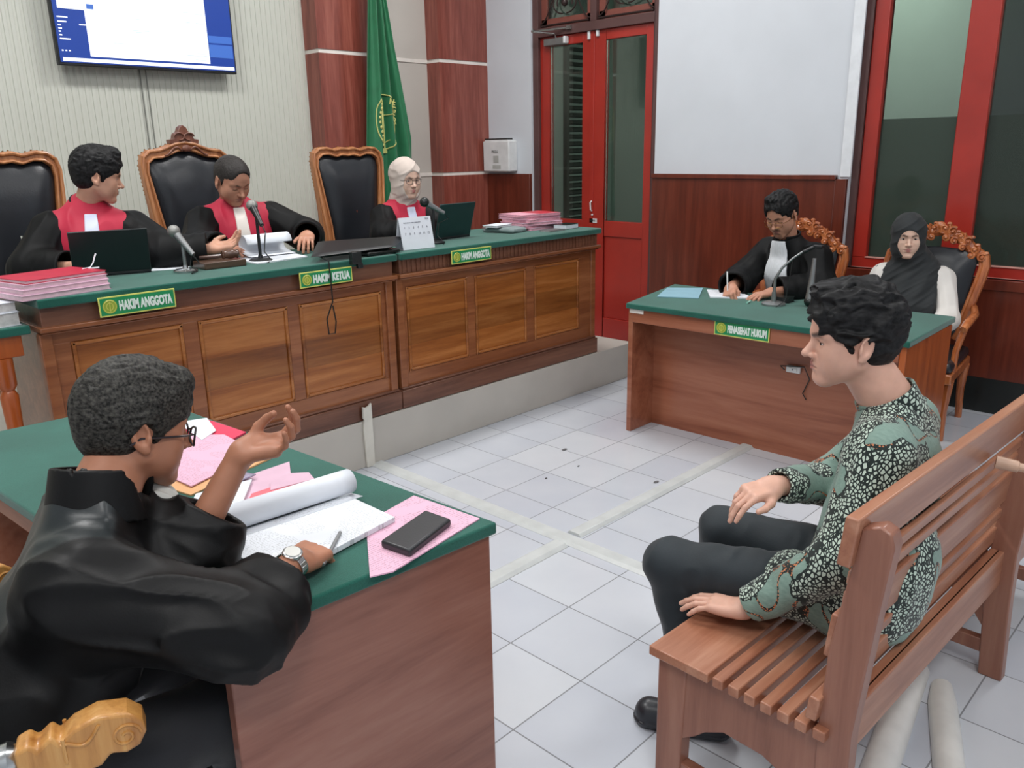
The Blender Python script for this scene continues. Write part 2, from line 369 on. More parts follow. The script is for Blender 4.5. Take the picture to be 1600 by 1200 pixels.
# the round ducts behind the bench
k = MB()
k.tube([(-1.15, -2.72, 0.0), (-0.70, -2.62, 0.0), (-0.25, -2.545, 0.0), (-0.16, -2.53, 0.0)], 0.045, 14)
tag(k.build('floor_pipe', plain('white pvc half pipe', srgb(224, 222, 218), 0.25), smooth=True), 'thick rounded white duct under the bench, nearer the seat', 'pipe', 'round ducts under the bench')
k = MB(); k.tube([(-0.95, -2.92, 0.0), (-0.58, -2.76, 0.0), (-0.28, -2.65, 0.0), (-0.19, -2.62, 0.0)], [0.04, 0.04, 0.04, 0.03], 14)
tag(k.build('floor_pipe', plain('white pvc half pipe b', srgb(222, 221, 216), 0.3), smooth=True), 'rounded white duct ending at the rear middle post of the bench', 'pipe', 'round ducts under the bench')
# debris on the floor
for i, (x, y, s_) in enumerate([(0.604, -0.456, 0.02), (0.466, -0.668, 0.009), (0.234, -0.65, 0.009), (0.557, -1.085, 0.02)]):
    k = MB(); k.ball((x, y, 0.003), (s_, s_ * 0.5, 0.003), 8)
    tag(k.build('floor_crumb', plain('dark crumb', srgb(96, 94, 96), 0.8), smooth=True), ['dark crumb on the tiles in front of the dais, farthest back', 'tiny dark crumb in the middle of the tiles', 'tiny dark crumb on the tiles nearest the broken strip', 'grey scrap beside the duct leading to the lawyer desk'][i], 'crumb', 'crumbs on the tiles')
# ---------------------------------------------------------------- door
DX = 2.83
def glassmat(name, tint, rough=0.02, film=0.0, filmcol=(0.1, 0.1, 0.1, 1)):
    t = NT(name); out = t.t.nodes['Material Output']
    tr = t.n('ShaderNodeBsdfTransparent'); tr.inputs[0].default_value = tint
    gl = t.n('ShaderNodeBsdfGlossy'); gl.inputs['Roughness'].default_value = rough; gl.inputs[0].default_value = (0.9, 0.95, 0.93, 1)
    fr = t.n('ShaderNodeFresnel'); fr.inputs[0].default_value = 1.5
    mx = t.n('ShaderNodeMixShader'); t.l(fr.outputs[0], mx.inputs[0]); t.l(tr.outputs[0], mx.inputs[1]); t.l(gl.outputs[0], mx.inputs[2]); last = mx.outputs[0]
    if film:
        df = t.n('ShaderNodeBsdfDiffuse'); df.inputs[0].default_value = filmcol
        m2 = t.n('ShaderNodeMixShader'); m2.inputs[0].default_value = film; t.l(last, m2.inputs[1]); t.l(df.outputs[0], m2.inputs[2]); last = m2.outputs[0]
    t.l(last, out.inputs[0]); return t.m
M['glass'] = glassmat('tinted door glass', (0.72, 0.76, 0.73, 1))
M['glassfilm'] = glassmat('window glass with film', (0.42, 0.46, 0.43, 1), 0.08, 0.45, srgb(70, 80, 72))
k = MB()   # dark frame around the doorway
k.box(DX - 0.03, 1.70, 0, DX + 0.10, DY1, DZ); k.box(DX - 0.03, DY0, 0, DX + 0.10, 0.55, DZ); k.box(DX - 0.03, 0.55, 2.46, DX + 0.10, 1.70, 2.53); k.box(DX - 0.03, 0.55, DZ - 0.06, DX + 0.10, 1.70, DZ); k.box(DX - 0.02, 1.10, 2.53, DX + 0.08, 1.16, DZ - 0.06)
dframe = struct(k.build('door_1', M['brown_frame'], bevel=0.004))
def leaf(y0, y1, n):
    g0, g1 = (y0 + 0.115, y1 - 0.105) if n == 2 else (y0 + 0.085, y1 - 0.115)
    k = MB(); X0, X1 = DX, DX + 0.045
    k.box(X0, y0, 0.03, X1, g0, 2.46); k.box(X0, g1, 0.03, X1, y1, 2.46); k.box(X0, g0, 2.385, X1, g1, 2.46); k.box(X0, g0, 0.88, X1, g1, 1.005); k.box(X0, g0, 0.03, X1, g1, 0.20)
    k.box(X0 + 0.012, g0, 0.20, X1 - 0.01, g1, 0.88)
    o = struct(k.build('door_%d' % n, M['red_paint'], bevel=0.004))
    g = MB().box(X0 + 0.018, g0, 1.005, X0 + 0.024, g1, 2.385).build('glass', M['glass'], o)
    return o
l2 = leaf(1.13, 1.70, 2); l3 = leaf(0.55, 1.13, 3)
k = MB(); k.box(DX - 0.006, 1.125, 0.03, DX, 1.165, 2.46); k.build('astragal', M['red_paint'], l2, bevel=0.002)
# small fittings
k = MB(); k.tube([(DX - 0.012, 1.135, 1.16), (DX - 0.03, 1.135, 1.15), (DX - 0.03, 1.13, 1.09), (DX - 0.012, 1.132, 1.08)], 0.006, 8); k.ball((DX - 0.008, 1.13, 1.05), 0.009, 8); k.build('handle', M['whiteplastic'], l2, smooth=True)
k = MB(); k.box(DX - 0.006, 1.085, 0.985, DX, 1.16, 1.02); st = k.build('door_sticker', M['whiteplastic'], l2)
text_mesh('sticker_text', 'TARIK', 0.021, plain('ink', srgb(60, 60, 60), 0.5), (DX - 0.0065, 1.155, 0.995), (0, -1, 0), (0, 0, 1), st, 0.0006, thick=0.0002)
for i, yy in enumerate((1.175, 1.09)):
    k = MB(); k.box(DX - 0.018, yy - 0.012, 2.40 + 0.015 * i, DX, yy + 0.012, 2.47 + 0.02 * i); k.build('door_bolt', M['whiteplastic'], (l2, l3)[i], bevel=0.003)
k = MB(); k.box(DX - 0.05, 1.40, 2.385, DX, 1.62, 2.44); k.box(DX - 0.055, 1.385, 2.39, DX - 0.005, 1.41, 2.445, 1)
dc = k.build('door_closer', [M['greymetal'], M['whiteplastic']], l2, bevel=0.006)
k = MB(); k.tube([(DX - 0.03, 1.50, 2.445), (DX - 0.05, 1.50, 2.47), (DX - 0.12, 1.66, 2.495)], 0.007, 8); k.tube([(DX - 0.12, 1.67, 2.50), (DX - 0.035, 1.36, 2.505)], 0.008, 8); k.ball((DX - 0.12, 1.67, 2.50), 0.016, 8); k.box(DX - 0.05, 1.33, 2.49, DX - 0.02, 1.38, 2.52)
k.build('closer_arm', M['chrome'], dc, smooth=True)
# transom with curled ironwork
for n, (y0, y1) in enumerate(((0.55, 1.10), (1.16, 1.70))):
    k = MB(); k.box(DX + 0.02, y0, 2.53, DX + 0.05, y0 + 0.06, DZ - 0.06); k.box(DX + 0.02, y1 - 0.06, 2.53, DX + 0.05, y1, DZ - 0.06); k.box(DX + 0.02, y0, 2.53, DX + 0.05, y1, 2.60)
    tf = struct(k.build('window_%d' % (n + 2), plain('transom frame %d' % n, srgb(126, 72, 62), 0.4), bevel=0.003))
    MB().box(DX + 0.035, y0 + 0.06, 2.60, DX + 0.04, y1 - 0.06, DZ - 0.06).build('glass', M['glass'], tf)
    k = MB(); yc = (y0 + y1) / 2
    for s_ in (-1, 1):
        k.tube([(DX - 0.005, yc + s_ * 0.26 * (1 - q / 12) , 2.56 + 0.30 * math.sin(q / 12 * 1.9) ** 2 * 0.5 + 0.26 * q / 12 * (q / 12)) for q in range(13)], 0.006, 6)
        k.tube([(DX - 0.005, yc + s_ * (0.02 + 0.1 * math.sin(q / 14 * 5)), 2.62 + 0.08 * (1 - math.cos(q / 14 * 5)) ) for q in range(15)], 0.006, 6)
    k.tube([(DX - 0.01, y0 + 0.02, 2.545), (DX - 0.01, y1 - 0.02, 2.545)], 0.009, 8)
    k.ball((DX - 0.005, yc, 2.70), 0.03, 10)
    k.build('grille', plain('iron grille %d' % n, srgb(58, 44, 42), 0.4, 0.4), tf, smooth=True)
# ---------------------------------------------------------------- window
WX = 2.86
k = MB(); k.box(WX - 0.04, -1.03, WZ0, WX + 0.08, WY1, WZ1); k.box(WX - 0.04, WY0, WZ1 - 0.05, WX + 0.08, -1.03, WZ1)
wf = struct(k.build('window_1', M['brown_frame'], bevel=0.003))
k = MB(); yy = [(-1.03, -1.12), (-1.565, -1.725), (-2.85, -3.01), (-3.9, -4.0)]
for a, b in yy: k.box(WX - 0.02, b, WZ0 + 0.065, WX + 0.05, a, WZ1 - 0.12)
k.box(WX - 0.02, WY0, WZ0, WX + 0.05, -1.03, WZ0 + 0.065); k.box(WX - 0.02, WY0, WZ1 - 0.12, WX + 0.05, -1.03, WZ1 - 0.05)
k.build('sash_frame', M['red_paint'], wf, bevel=0.005)
k = MB(); k.box(WX - 0.026, WY0, WZ0 + 0.064, WX - 0.0, -1.115, WZ0 + 0.071); k.box(WX - 0.028, WY0, WZ0 - 0.006, WX - 0.018, -1.03, WZ0 + 0.002); k.build('bead', plain('worn bead', srgb(206, 150, 138), 0.5), wf)
for a, b in ((-1.12, -1.565), (-1.725, -2.85), (-3.01, -3.9)):
    MB().box(WX + 0.018, b, 1.72, WX + 0.023, a, WZ1 - 0.12).build('glass', M['glass'], wf)
    MB().box(WX + 0.018, b, WZ0 + 0.065, WX + 0.023, a, 1.72).build('filmed_glass', M['glassfilm'], wf)
# ---------------------------------------------------------------- corridor seen through the glass
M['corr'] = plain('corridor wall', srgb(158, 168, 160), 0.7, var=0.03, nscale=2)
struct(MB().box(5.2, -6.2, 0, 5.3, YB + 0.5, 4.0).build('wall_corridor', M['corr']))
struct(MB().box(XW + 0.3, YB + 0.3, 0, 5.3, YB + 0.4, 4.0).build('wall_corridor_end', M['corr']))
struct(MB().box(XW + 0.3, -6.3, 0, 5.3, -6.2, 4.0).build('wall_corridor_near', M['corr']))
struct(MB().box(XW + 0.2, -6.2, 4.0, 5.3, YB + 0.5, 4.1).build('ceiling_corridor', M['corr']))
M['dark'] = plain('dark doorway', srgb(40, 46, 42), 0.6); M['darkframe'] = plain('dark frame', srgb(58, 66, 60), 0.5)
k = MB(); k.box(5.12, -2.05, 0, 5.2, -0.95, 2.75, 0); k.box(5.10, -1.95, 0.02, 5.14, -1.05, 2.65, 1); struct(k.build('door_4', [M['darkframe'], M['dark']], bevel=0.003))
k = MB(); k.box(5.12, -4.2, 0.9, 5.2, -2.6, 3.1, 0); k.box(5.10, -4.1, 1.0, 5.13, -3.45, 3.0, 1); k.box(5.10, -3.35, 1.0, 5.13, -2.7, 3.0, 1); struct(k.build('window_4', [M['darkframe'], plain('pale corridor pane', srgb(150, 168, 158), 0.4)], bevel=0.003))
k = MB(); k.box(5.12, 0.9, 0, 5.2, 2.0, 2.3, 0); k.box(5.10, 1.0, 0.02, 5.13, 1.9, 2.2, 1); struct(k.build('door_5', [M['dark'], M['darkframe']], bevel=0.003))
# open shutter leaf just outside the left door glass
k = MB(); k.box(3.12, 1.66, 0.0, 3.16, 1.70, 2.6); k.box(3.56, 1.66, 0.0, 3.60, 1.70, 2.6)
for i in range(42): k.obox((3.36, 1.68, 0.12 + i * 0.06), (0.42, 0.05, 0.012), rx=0.7)
tag(k.build('shutter', plain('dark shutter', srgb(52, 54, 50), 0.5)), 'open dark louvred shutter seen through the left door glass', 'shutter')
# ---------------------------------------------------------------- dispenser box on the right wall
bx = thing('paper_dispenser', 'white wall box with printed label beside the red door', 'dispenser', (XW, 2.08, 1.4))
k = MB(); k.box(XW - 0.11, 1.93, 1.395, XW - 0.001, 2.25, 1.655); k.build('body', M['whiteplastic'], bx, bevel=0.012, seg=3)
k = MB(); k.box(XW - 0.10, 1.95, 1.664, XW - 0.04, 2.23, 1.676); k.box(XW - 0.1, 1.95, 1.655, XW - 0.001, 2.23, 1.664, 1); k.build('slot', [M['black'], M['whiteplastic']], bx)
dk = plain('label ink', srgb(110, 112, 110), 0.5)
k = MB(); k.box(XW - 0.1125, 2.055, 1.47, XW - 0.109, 2.12, 1.53); k.box(XW - 0.1125, 2.03, 1.42, XW - 0.109, 2.13, 1.45); k.build('label_mark', [plain('label grey', srgb(170, 172, 168), 0.5)], bx)
text_mesh('label_text', 'PROLI', 0.03, dk, (XW - 0.113, 2.14, 1.555), (0, -1, 0), (0, 0, 1), bx, 0.0005, thick=0.0003)
# ---------------------------------------------------------------- television
tv = thing('wall_television', 'large flat television showing a white document window, on the fluted wall', 'television', (-0.15, 2.33, 2.12))
k = MB(); k.box(-0.716, 2.345, 2.112, 0.424, 2.385, 2.78); k.box(-0.5, 2.385, 2.25, 0.2, YB - 0.003, 2.6); k.build('housing', M['blackplastic'], tv, bevel=0.004)
k = MB(); k.box(-0.704, 2.341, 2.128, 0.412, 2.346, 2.77); scr = k.build('screen', M['scr_blue'], tv)
def q(n, x0, z0, x1, z1, mt, d=0.0): return MB().box(x0, 2.3385 - d, z0, x1, 2.3395 - d, z1).build(n, mt, scr)
q('document_window', -0.53, 2.168, 0.235, 2.765, M['scr_white']); q('taskbar', -0.69, 2.135, 0.405, 2.155, M['scr_white'])
q('side_column', 0.06, 2.175, 0.23, 2.765, emis('screen paper', srgb(222, 226, 232), 0.72), 0.001)
q('popup_window', -0.68, 2.425, -0.465, 2.765, emis('screen popup', srgb(214, 222, 240), 0.74), 0.002); q('popup_button', -0.515, 2.435, -0.475, 2.462, M['scr_blue2'], 0.003)
for (zz, a, b) in [(2.375, 0.0, 0.06), (2.35, 0.0, 0.05), (2.33, 0.0, 0.018), (2.312, 0.0, 0.02), (2.295, 0.0, 0.012), (2.275, 0.0, 0.016), (2.255, 0.0, 0.06), (2.19, 0, 0.01), (2.19, 0.02, 0.03), (2.19, 0.04, 0.05), (2.34, 0.12, 0.16)]: q('menu_line', -0.69 + a, zz, -0.69 + b, zz + 0.007, M['scr_white'])
for (x0, z0, wd) in [(-0.24, 2.40, 0.04), (-0.26, 2.335, 0.11), (-0.24, 2.325, 0.08), (-0.38, 2.25, 0.06), (0.08, 2.47, 0.05), (0.16, 2.465, 0.055), (0.08, 2.41, 0.05), (0.16, 2.41, 0.06), (0.08, 2.21, 0.14), (0.15, 2.225, 0.06), (0.13, 2.185, 0.08)]: q('text_line', x0, z0, x0 + wd, z0 + 0.006, M['scr_grey'], 0.002)
for x0, z0, x1, z1 in ((0.24, 2.30, 0.405, 2.345), (0.24, 2.21, 0.405, 2.29)): q('side_panel', x0, z0, x1, z1, M['scr_blue2'])
# ---------------------------------------------------------------- flag on its pole
fl = thing('court_flag', 'green court flag with gold emblem hanging between the judges\' wood columns', 'flag', (1.52, 2.1, 0.25))
k = MB(); k.tube([(1.53, 2.12, 0.27), (1.53, 2.12, 3.0)], 0.014, 10); k.lathe((1.53, 2.12, 0.25), [(0.16, 0), (0.16, 0.02), (0.03, 0.05), (0.02, 0.1)], 20); k.build('pole', M['brass'], fl, smooth=True)
def flagp(u, v):
    z = 2.95 - v * 2.05; wd = 0.05 + 0.27 * min(1, v * 1.35) ** 0.9; hem = 0.0
    if u > 0.6: hem = 0.55 * (u - 0.6) / 0.4 * max(0, v - 0.3)
    x = 1.46 - 0.05 * v + (u - 0.25) * wd * 1.25 - 0.02
    y = 2.09 + 0.035 * math.sin(u * 17 + v * 1.5) * (0.5 + v) + 0.02 * math.sin(u * 41) * (0.6)
    return (x, y, z + hem)
k = MB(); k.grid(flagp, 90, 60); 
fm = plain('flag green', srgb(22, 106, 66), 0.55, var=0.08, sheen=0.3)
fc = k.build('cloth', fm, fl, smooth=True, solid=0.003, angle=80)
def on_flag(px, pz):   # surface point of the flag in front of (px, pz)
    best = None
    for i in range(91):
        p = flagp(i / 90, (2.95 - pz) / 2.05)
        if best is None or abs(p[0] - px) < abs(best[0] - px): best = p
    return best[1] - 0.006
gold = plain('flag gold', srgb(196, 196, 120), 0.4)
k = MB(); cx, cz = 1.475, 1.80
def ring(rx, rz, a0, a1, rr, n=40):
    k.tube([(cx + rx * math.cos(a0 + (a1 - a0) * i / n), on_flag(cx + rx * math.cos(a0 + (a1 - a0) * i / n), cz + rz * math.sin(a0 + (a1 - a0) * i / n)), cz + rz * math.sin(a0 + (a1 - a0) * i / n)) for i in range(n + 1)], rr, 6)
ring(0.092, 0.20, 0, 6.28, 0.005); ring(0.06, 0.15, 1.6, 5.2, 0.004)
k.tube([(cx, on_flag(cx, z_), z_) for z_ in [1.58 + 0.02 * i for i in range(20)]], 0.006, 6)
k.tube([(cx - 0.05 + 0.01 * i, on_flag(cx - 0.05 + 0.01 * i, 1.86), 1.86 - 0.01 * math.sin(i / 10 * 3.1)) for i in range(11)], 0.004, 6)
for i in range(14):
    a = 1.9 + i * 0.21; px_, pz_ = cx + 0.072 * math.cos(a), cz + 0.168 * math.sin(a); k.ball((px_, on_flag(px_, pz_) - 0.002, pz_), (0.011, 0.004, 0.012), 8)
for i in range(5): k.ball((cx - 0.02, on_flag(cx - 0.02, 1.68 + 0.02 * i) - 0.003, 1.68 + 0.022 * i), (0.016, 0.004, 0.009), 8)
k.box(cx - 0.02, on_flag(cx, 1.59) - 0.004, 1.57, cx + 0.02, on_flag(cx, 1.59), 1.60)
em = k.build('emblem', gold, fc, smooth=True)
for i, ch in enumerate('NEGERI'):
    a = 1.15 - i * 0.27; px, pz = cx + 0.072 * math.cos(a), cz + 0.165 * math.sin(a)
    text_mesh('emblem_letter', ch, 0.062, gold, (px - 0.018, on_flag(px, pz) - 0.012, pz - 0.018), (1, 0, -0.25), (0.25, 0, 1), em, 0.0015)
# ================================================================ SCULPTING TOOLS (distance fields meshed by surface nets)
F32 = np.float32
def A(*v): return np.array(v, dtype=F32)
def nrm(v): v = np.asarray(v, dtype=np.float64); return v / np.linalg.norm(v)
def smin(a, b, k):
    h = np.clip(0.5 + 0.5 * (b - a) / k, 0, 1); return b * (1 - h) + a * h - k * h * (1 - h)
def smax(a, b, k): return -smin(-a, -b, k)
def sph(P, c, r): return np.sqrt(((P - A(*c)) ** 2).sum(1)) - r
def ell(P, c, r, R=None):
    Q = P - A(*c)
    if R is not None: Q = Q @ np.asarray(R, dtype=F32)
    r = A(*r); k0 = np.sqrt(((Q / r) ** 2).sum(1)); k1 = np.sqrt(((Q / (r * r)) ** 2).sum(1)); return k0 * (k0 - 1) / np.maximum(k1, 1e-6)
def cap(P, a, b, ra, rb=None):
    rb = ra if rb is None else rb; a = A(*a); b = A(*b); ba = b - a; t = np.clip(((P - a) @ ba) / float(ba @ ba), 0, 1)
    return np.sqrt(((P - a - t[:, None] * ba) ** 2).sum(1)) - (ra + (rb - ra) * t)
def ecap(P, a, b, ra, rb, lat, q):
    """capsule stretched by q along lat"""
    a = A(*a); b = A(*b); lat = np.asarray(lat, dtype=F32); D = P - a; D = D - np.outer(D @ lat, lat) * (1 - 1 / q)
    ba = b - a; ba = ba - lat * float(ba @ lat) * (1 - 1 / q); t = np.clip((D @ ba) / max(float(ba @ ba), 1e-9), 0, 1)
    return np.sqrt(((D - t[:, None] * ba) ** 2).sum(1)) - (ra + (rb - ra) * t)
def chain(P, pts, rs, k=0.02):
    d = None
    for i in range(len(pts) - 1):
        e = cap(P, pts[i], pts[i + 1], rs[i], rs[i + 1]); d = e if d is None else smin(d, e, k)
    return d
def rbox(P, c, h, r): 
    q = np.abs(P - A(*c)) - (A(*h) - r); return np.sqrt((np.maximum(q, 0) ** 2).sum(1)) + np.minimum(q.max(1), 0) - r
_rng = np.random.RandomState(5); _perm = _rng.rand(4096).astype(F32)
def noise(P, f=1.0):
    if isinstance(f, (tuple, list)): f = A(*f)
    Q = P * f + 100.0; I = np.floor(Q).astype(np.int64); U = Q - I; U = U * U * (3 - 2 * U); r = 0
    for dx in (0, 1):
        for dy in (0, 1):
            for dz in (0, 1):
                h = ((I[:, 0] + dx) * 73856093 ^ (I[:, 1] + dy) * 19349663 ^ (I[:, 2] + dz) * 83492791) & 4095
                w_ = (U[:, 0] if dx else 1 - U[:, 0]) * (U[:, 1] if dy else 1 - U[:, 1]) * (U[:, 2] if dz else 1 - U[:, 2]); r = r + w_ * _perm[h]
    return (r * 2 - 1).astype(F32)
def frame(yaw, pitch=0.0, roll=0.0):
    """columns: right, forward, up; pitch > 0 looks down, roll > 0 tips towards the right shoulder"""
    y, p, r = map(math.radians, (yaw, pitch, roll))
    fw = np.array([math.cos(y) * math.cos(p), math.sin(y) * math.cos(p), -math.sin(p)]); rt = np.array([math.sin(y), -math.cos(y), 0.0]); up = np.cross(rt, fw)
    rt2 = rt * math.cos(r) - up * math.sin(r); up2 = np.cross(rt2, fw)
    return np.stack([rt2, fw, up2], 1).astype(F32)
def loc(P, o, R): return (P - A(*o)) @ np.asarray(R, dtype=F32)
def toworld(p, o, R): return np.asarray(o) + np.asarray(R, dtype=np.float64) @ np.asarray(p, dtype=np.float64)

def nets(fn, lo, hi, h):
    lo = np.array(lo, dtype=F32); B = 8; nb = np.ceil((np.array(hi) - lo) / (h * B)).astype(int); n = nb * B
    ctr = [(np.arange(nb[i]) * B + (B - 1) / 2) * h + lo[i] for i in range(3)]
    Cx = np.stack(np.meshgrid(*ctr, indexing='ij'), -1).reshape(-1, 3).astype(F32); dc = fn(Cx)
    D = np.repeat(np.repeat(np.repeat(np.where(dc < 0, -1, 1).astype(F32).reshape(nb), B, 0), B, 1), B, 2)
    act = np.nonzero(np.abs(dc) < h * B * 0.87 * 1.35 + 0.006)[0]
    bi = np.stack(np.unravel_index(act, nb), 1) * B
    off = np.stack(np.meshgrid(*[np.arange(B)] * 3, indexing='ij'), -1).reshape(-1, 3)
    for s in range(0, len(bi), 400):
        I = (bi[s:s + 400, None, :] + off[None]).reshape(-1, 3); D[I[:, 0], I[:, 1], I[:, 2]] = fn((I * h + lo).astype(F32))
    D[0] = D[-1] = 1; D[:, 0] = D[:, -1] = 1; D[:, :, 0] = D[:, :, -1] = 1
    N = D < 0
    mixed = np.zeros(n - 1, bool); first = N[:-1, :-1, :-1]
    for c in range(1, 8):
        a, b, e = c >> 2 & 1, c >> 1 & 1, c & 1; mixed |= N[a:n[0] - 1 + a, b:n[1] - 1 + b, e:n[2] - 1 + e] != first
    cell = np.argwhere(mixed); idx = -np.ones(n - 1, dtype=np.int64); idx[mixed] = np.arange(len(cell))
    cn = np.array([[c >> 2 & 1, c >> 1 & 1, c & 1] for c in range(8)])
    val = np.stack([D[cell[:, 0] + c[0], cell[:, 1] + c[1], cell[:, 2] + c[2]] for c in cn], 1)
    acc = np.zeros((len(cell), 3)); cnt = np.zeros(len(cell))
    for i in range(8):
        for j in range(i + 1, 8):
            if np.abs(cn[i] - cn[j]).sum() != 1: continue
            a, b = val[:, i], val[:, j]; m = (a < 0) != (b < 0); t = np.where(m, a / np.where(m, a - b, 1), 0)
            p = cn[i] + t[:, None] * (cn[j] - cn[i]); acc[m] += p[m]; cnt[m] += 1
    V = (cell + acc / np.maximum(cnt, 1)[:, None]) * h + lo
    Q = []
    for ax in range(3):
        sl0 = [slice(1, -1)] * 3; sl1 = [slice(1, -1)] * 3; sl0[ax] = slice(0, -1); sl1[ax] = slice(1, None)
        a = N[tuple(sl0)]; b = N[tuple(sl1)]; e = np.argwhere(a != b); st = np.array([1, 1, 1]); st[ax] = 0; fl = a[e[:, 0], e[:, 1], e[:, 2]]; e = e + st
        u, v = [(1, 2), (2, 0), (0, 1)][ax]; du = np.zeros(3, int); dv = np.zeros(3, int); du[u] = 1; dv[v] = 1
        g = [idx[tuple((e - du * x - dv * y).T)] for x, y in ((1, 1), (0, 1), (0, 0), (1, 0))]; q = np.stack(g, 1); q[~fl] = q[~fl][:, ::-1]; Q.append(q)
    return V.astype(F32), np.concatenate(Q)
def make_mesh(name, parts, mats, parent=None, attrs=None, matfn=None):
    """parts: list of (V, Q); attrs: {name: fn(V)->float}"""
    V = np.concatenate([p[0] for p in parts]); o = 0; Qs = []
    for v, q in parts: Qs.append(q + o); o += len(v)
    Q = np.concatenate(Qs); me = bpy.data.meshes.new(name)
    me.vertices.add(len(V)); me.vertices.foreach_set('co', V.astype(F32).ravel()); me.loops.add(Q.size); me.loops.foreach_set('vertex_index', Q.astype(np.int32).ravel())
    me.polygons.add(len(Q)); me.polygons.foreach_set('loop_start', (np.arange(len(Q)) * 4).astype(np.int32)); me.update(calc_edges=True)
    me.polygons.foreach_set('use_smooth', np.ones(len(Q), bool))
    for m in (mats if isinstance(mats, (list, tuple)) else [mats]): me.materials.append(m)
    if matfn is not None: me.polygons.foreach_set('material_index', matfn(V[Q].mean(1)).astype(np.int32))
    for k, f in (attrs or {}).items():
        at = me.attributes.new(k, 'FLOAT', 'POINT'); at.data.foreach_set('value', np.clip(f(V), 0, 1).astype(F32))
    me.update(); ob = bpy.data.objects.new(name, me); COL.objects.link(ob)
    if parent is not None: set_parent(ob, parent)
    return ob
# ---------------------------------------------------------------- head
def head_field(L, p):
    """local: x right, y forward, z up; origin between the ears at eye height"""
    X = L.copy(); X[:, 0] = np.abs(X[:, 0]); w_ = p.get('wide', 1.0)
    d = ell(L, (0, -0.014, 0.032), (0.076 * w_, 0.094, 0.087))
    d = smin(d, ell(L, (0, 0.028, 0.036), (0.062 * w_, 0.060, 0.058)), 0.03)
    d = smin(d, ell(L, (0, 0.028, -0.030), (0.060 * w_, 0.056, 0.076)), 0.03)
    j = p.get('jaw', 1.0)
    d = smin(d, cap(X, (0.052 * w_ * j, 0.004, -0.048), (0.020 * j, 0.062, -0.094), 0.019, 0.016), 0.03)
    d = smin(d, ell(L, (0, 0.070, -0.097), (0.021 * j, 0.017, 0.015)), 0.022)
    d = smin(d, sph(X, (0.044 * w_, 0.052, -0.022), 0.021 * p.get('cheek', 1.0)), 0.025)
    d = smin(d, sph(X, (0.040 * w_, 0.048, -0.052), 0.021 * p.get('cheek', 1.0)), 0.03)
    d = smin(d, cap(X, (0.006, 0.083, 0.018), (0.046 * w_, 0.066, 0.021), 0.0085, 0.008), 0.016)
    # eye sockets, eyelids
    d = smax(d, -ell(X, (0.031, 0.094, 0.000), (0.017, 0.016, 0.010)), 0.016)
    lid = sph(X, (0.031, 0.0675, 0.000), 0.0148)
    op = p.get('eye', 0.5)
    if op > 0:
        zc = p.get('eyez', 0.0); lid = smax(lid, -ell(X, (0.031, 0.082, zc), (0.0125, 0.012, 0.0052 * op)), 0.0015)
    d = smin(d, lid, 0.004)
    # nose
    nl = p.get('nose', 1.0); nw = p.get('nosew', 1.0)
    d = smin(d, cap(L, (0, 0.078, 0.010), (0, 0.098 * 1.0 + 0.004 * nl, -0.028), 0.0065, 0.0100 * nw), 0.011)
    d = smin(d, ell(L, (0, 0.102 + 0.004 * nl, -0.031), (0.0105 * nw, 0.010, 0.0085)), 0.006)
    d = smin(d, ell(X, (0.0125 * nw, 0.093, -0.034), (0.0065, 0.0085, 0.0065)), 0.005)
    d = smax(d, -ell(X, (0.0065 * nw, 0.100, -0.0405), (0.0032, 0.0050, 0.0040)), 0.003)
    # mouth
    d = smin(d, ell(L, (0, 0.070, -0.060), (0.028, 0.020, 0.021)), 0.02)
    lf = p.get('lips', 1.0)
    d = smin(d, cap(X, (0, 0.0905, -0.0565), (0.021, 0.080, -0.0605), 0.0045 * lf, 0.0022), 0.006)
    d = smin(d, cap(X, (0, 0.0885, -0.0675), (0.017, 0.080, -0.0645), 0.0055 * lf, 0.0026), 0.006)
    d = smax(d, -cap(X, (0, 0.0965, -0.0618), (0.024, 0.084, -0.0622), 0.0022, 0.0014), 0.003)
    d = smax(d, -ell(L, (0, 0.092, -0.047), (0.004, 0.006, 0.008)), 0.006)
    d = smax(d, -ell(L, (0, 0.096, -0.081), (0.016, 0.012, 0.006)), 0.010)
    # ears
    if p.get('noears'): return d
    er = np.array([[math.cos(0.35), math.sin(0.35), 0], [-math.sin(0.35), math.cos(0.35), 0], [0, 0, 1]]); c = (0.078 * w_, -0.006, -0.004)
    E_ = loc(X, c, er); E_ = np.stack([E_[:, 0], E_[:, 1] + E_[:, 2] * 0.18, E_[:, 2]], 1)
    ear = ell(E_, (0.003, -0.006, 0.0), (0.0075, 0.0185, 0.031)); ear = smax(ear, -ell(E_, (0.0105, -0.002, 0.003), (0.0100, 0.0120, 0.0195)), 0.003)
    ear = smin(ear, ell(E_, (0.004, 0.0085, -0.005), (0.004, 0.0045, 0.008)), 0.004); ear = smin(ear, ell(E_, (0.002, 0.001, -0.026), (0.005, 0.009, 0.009)), 0.006)
    d = smin(d, ear, 0.006)
    return d
def gaussb(d, w_): return np.exp(-np.maximum(d, 0) ** 2 / (w_ * w_))
def lip_attr(L):
    X = L.copy(); X[:, 0] = np.abs(X[:, 0]); d = np.minimum(cap(X, (0, 0.093, -0.0565), (0.020, 0.081, -0.0608), 0.0040, 0.0015), cap(X, (0, 0.091, -0.0680), (0.017, 0.081, -0.0648), 0.0050, 0.0018)); return gaussb(d, 0.0022)
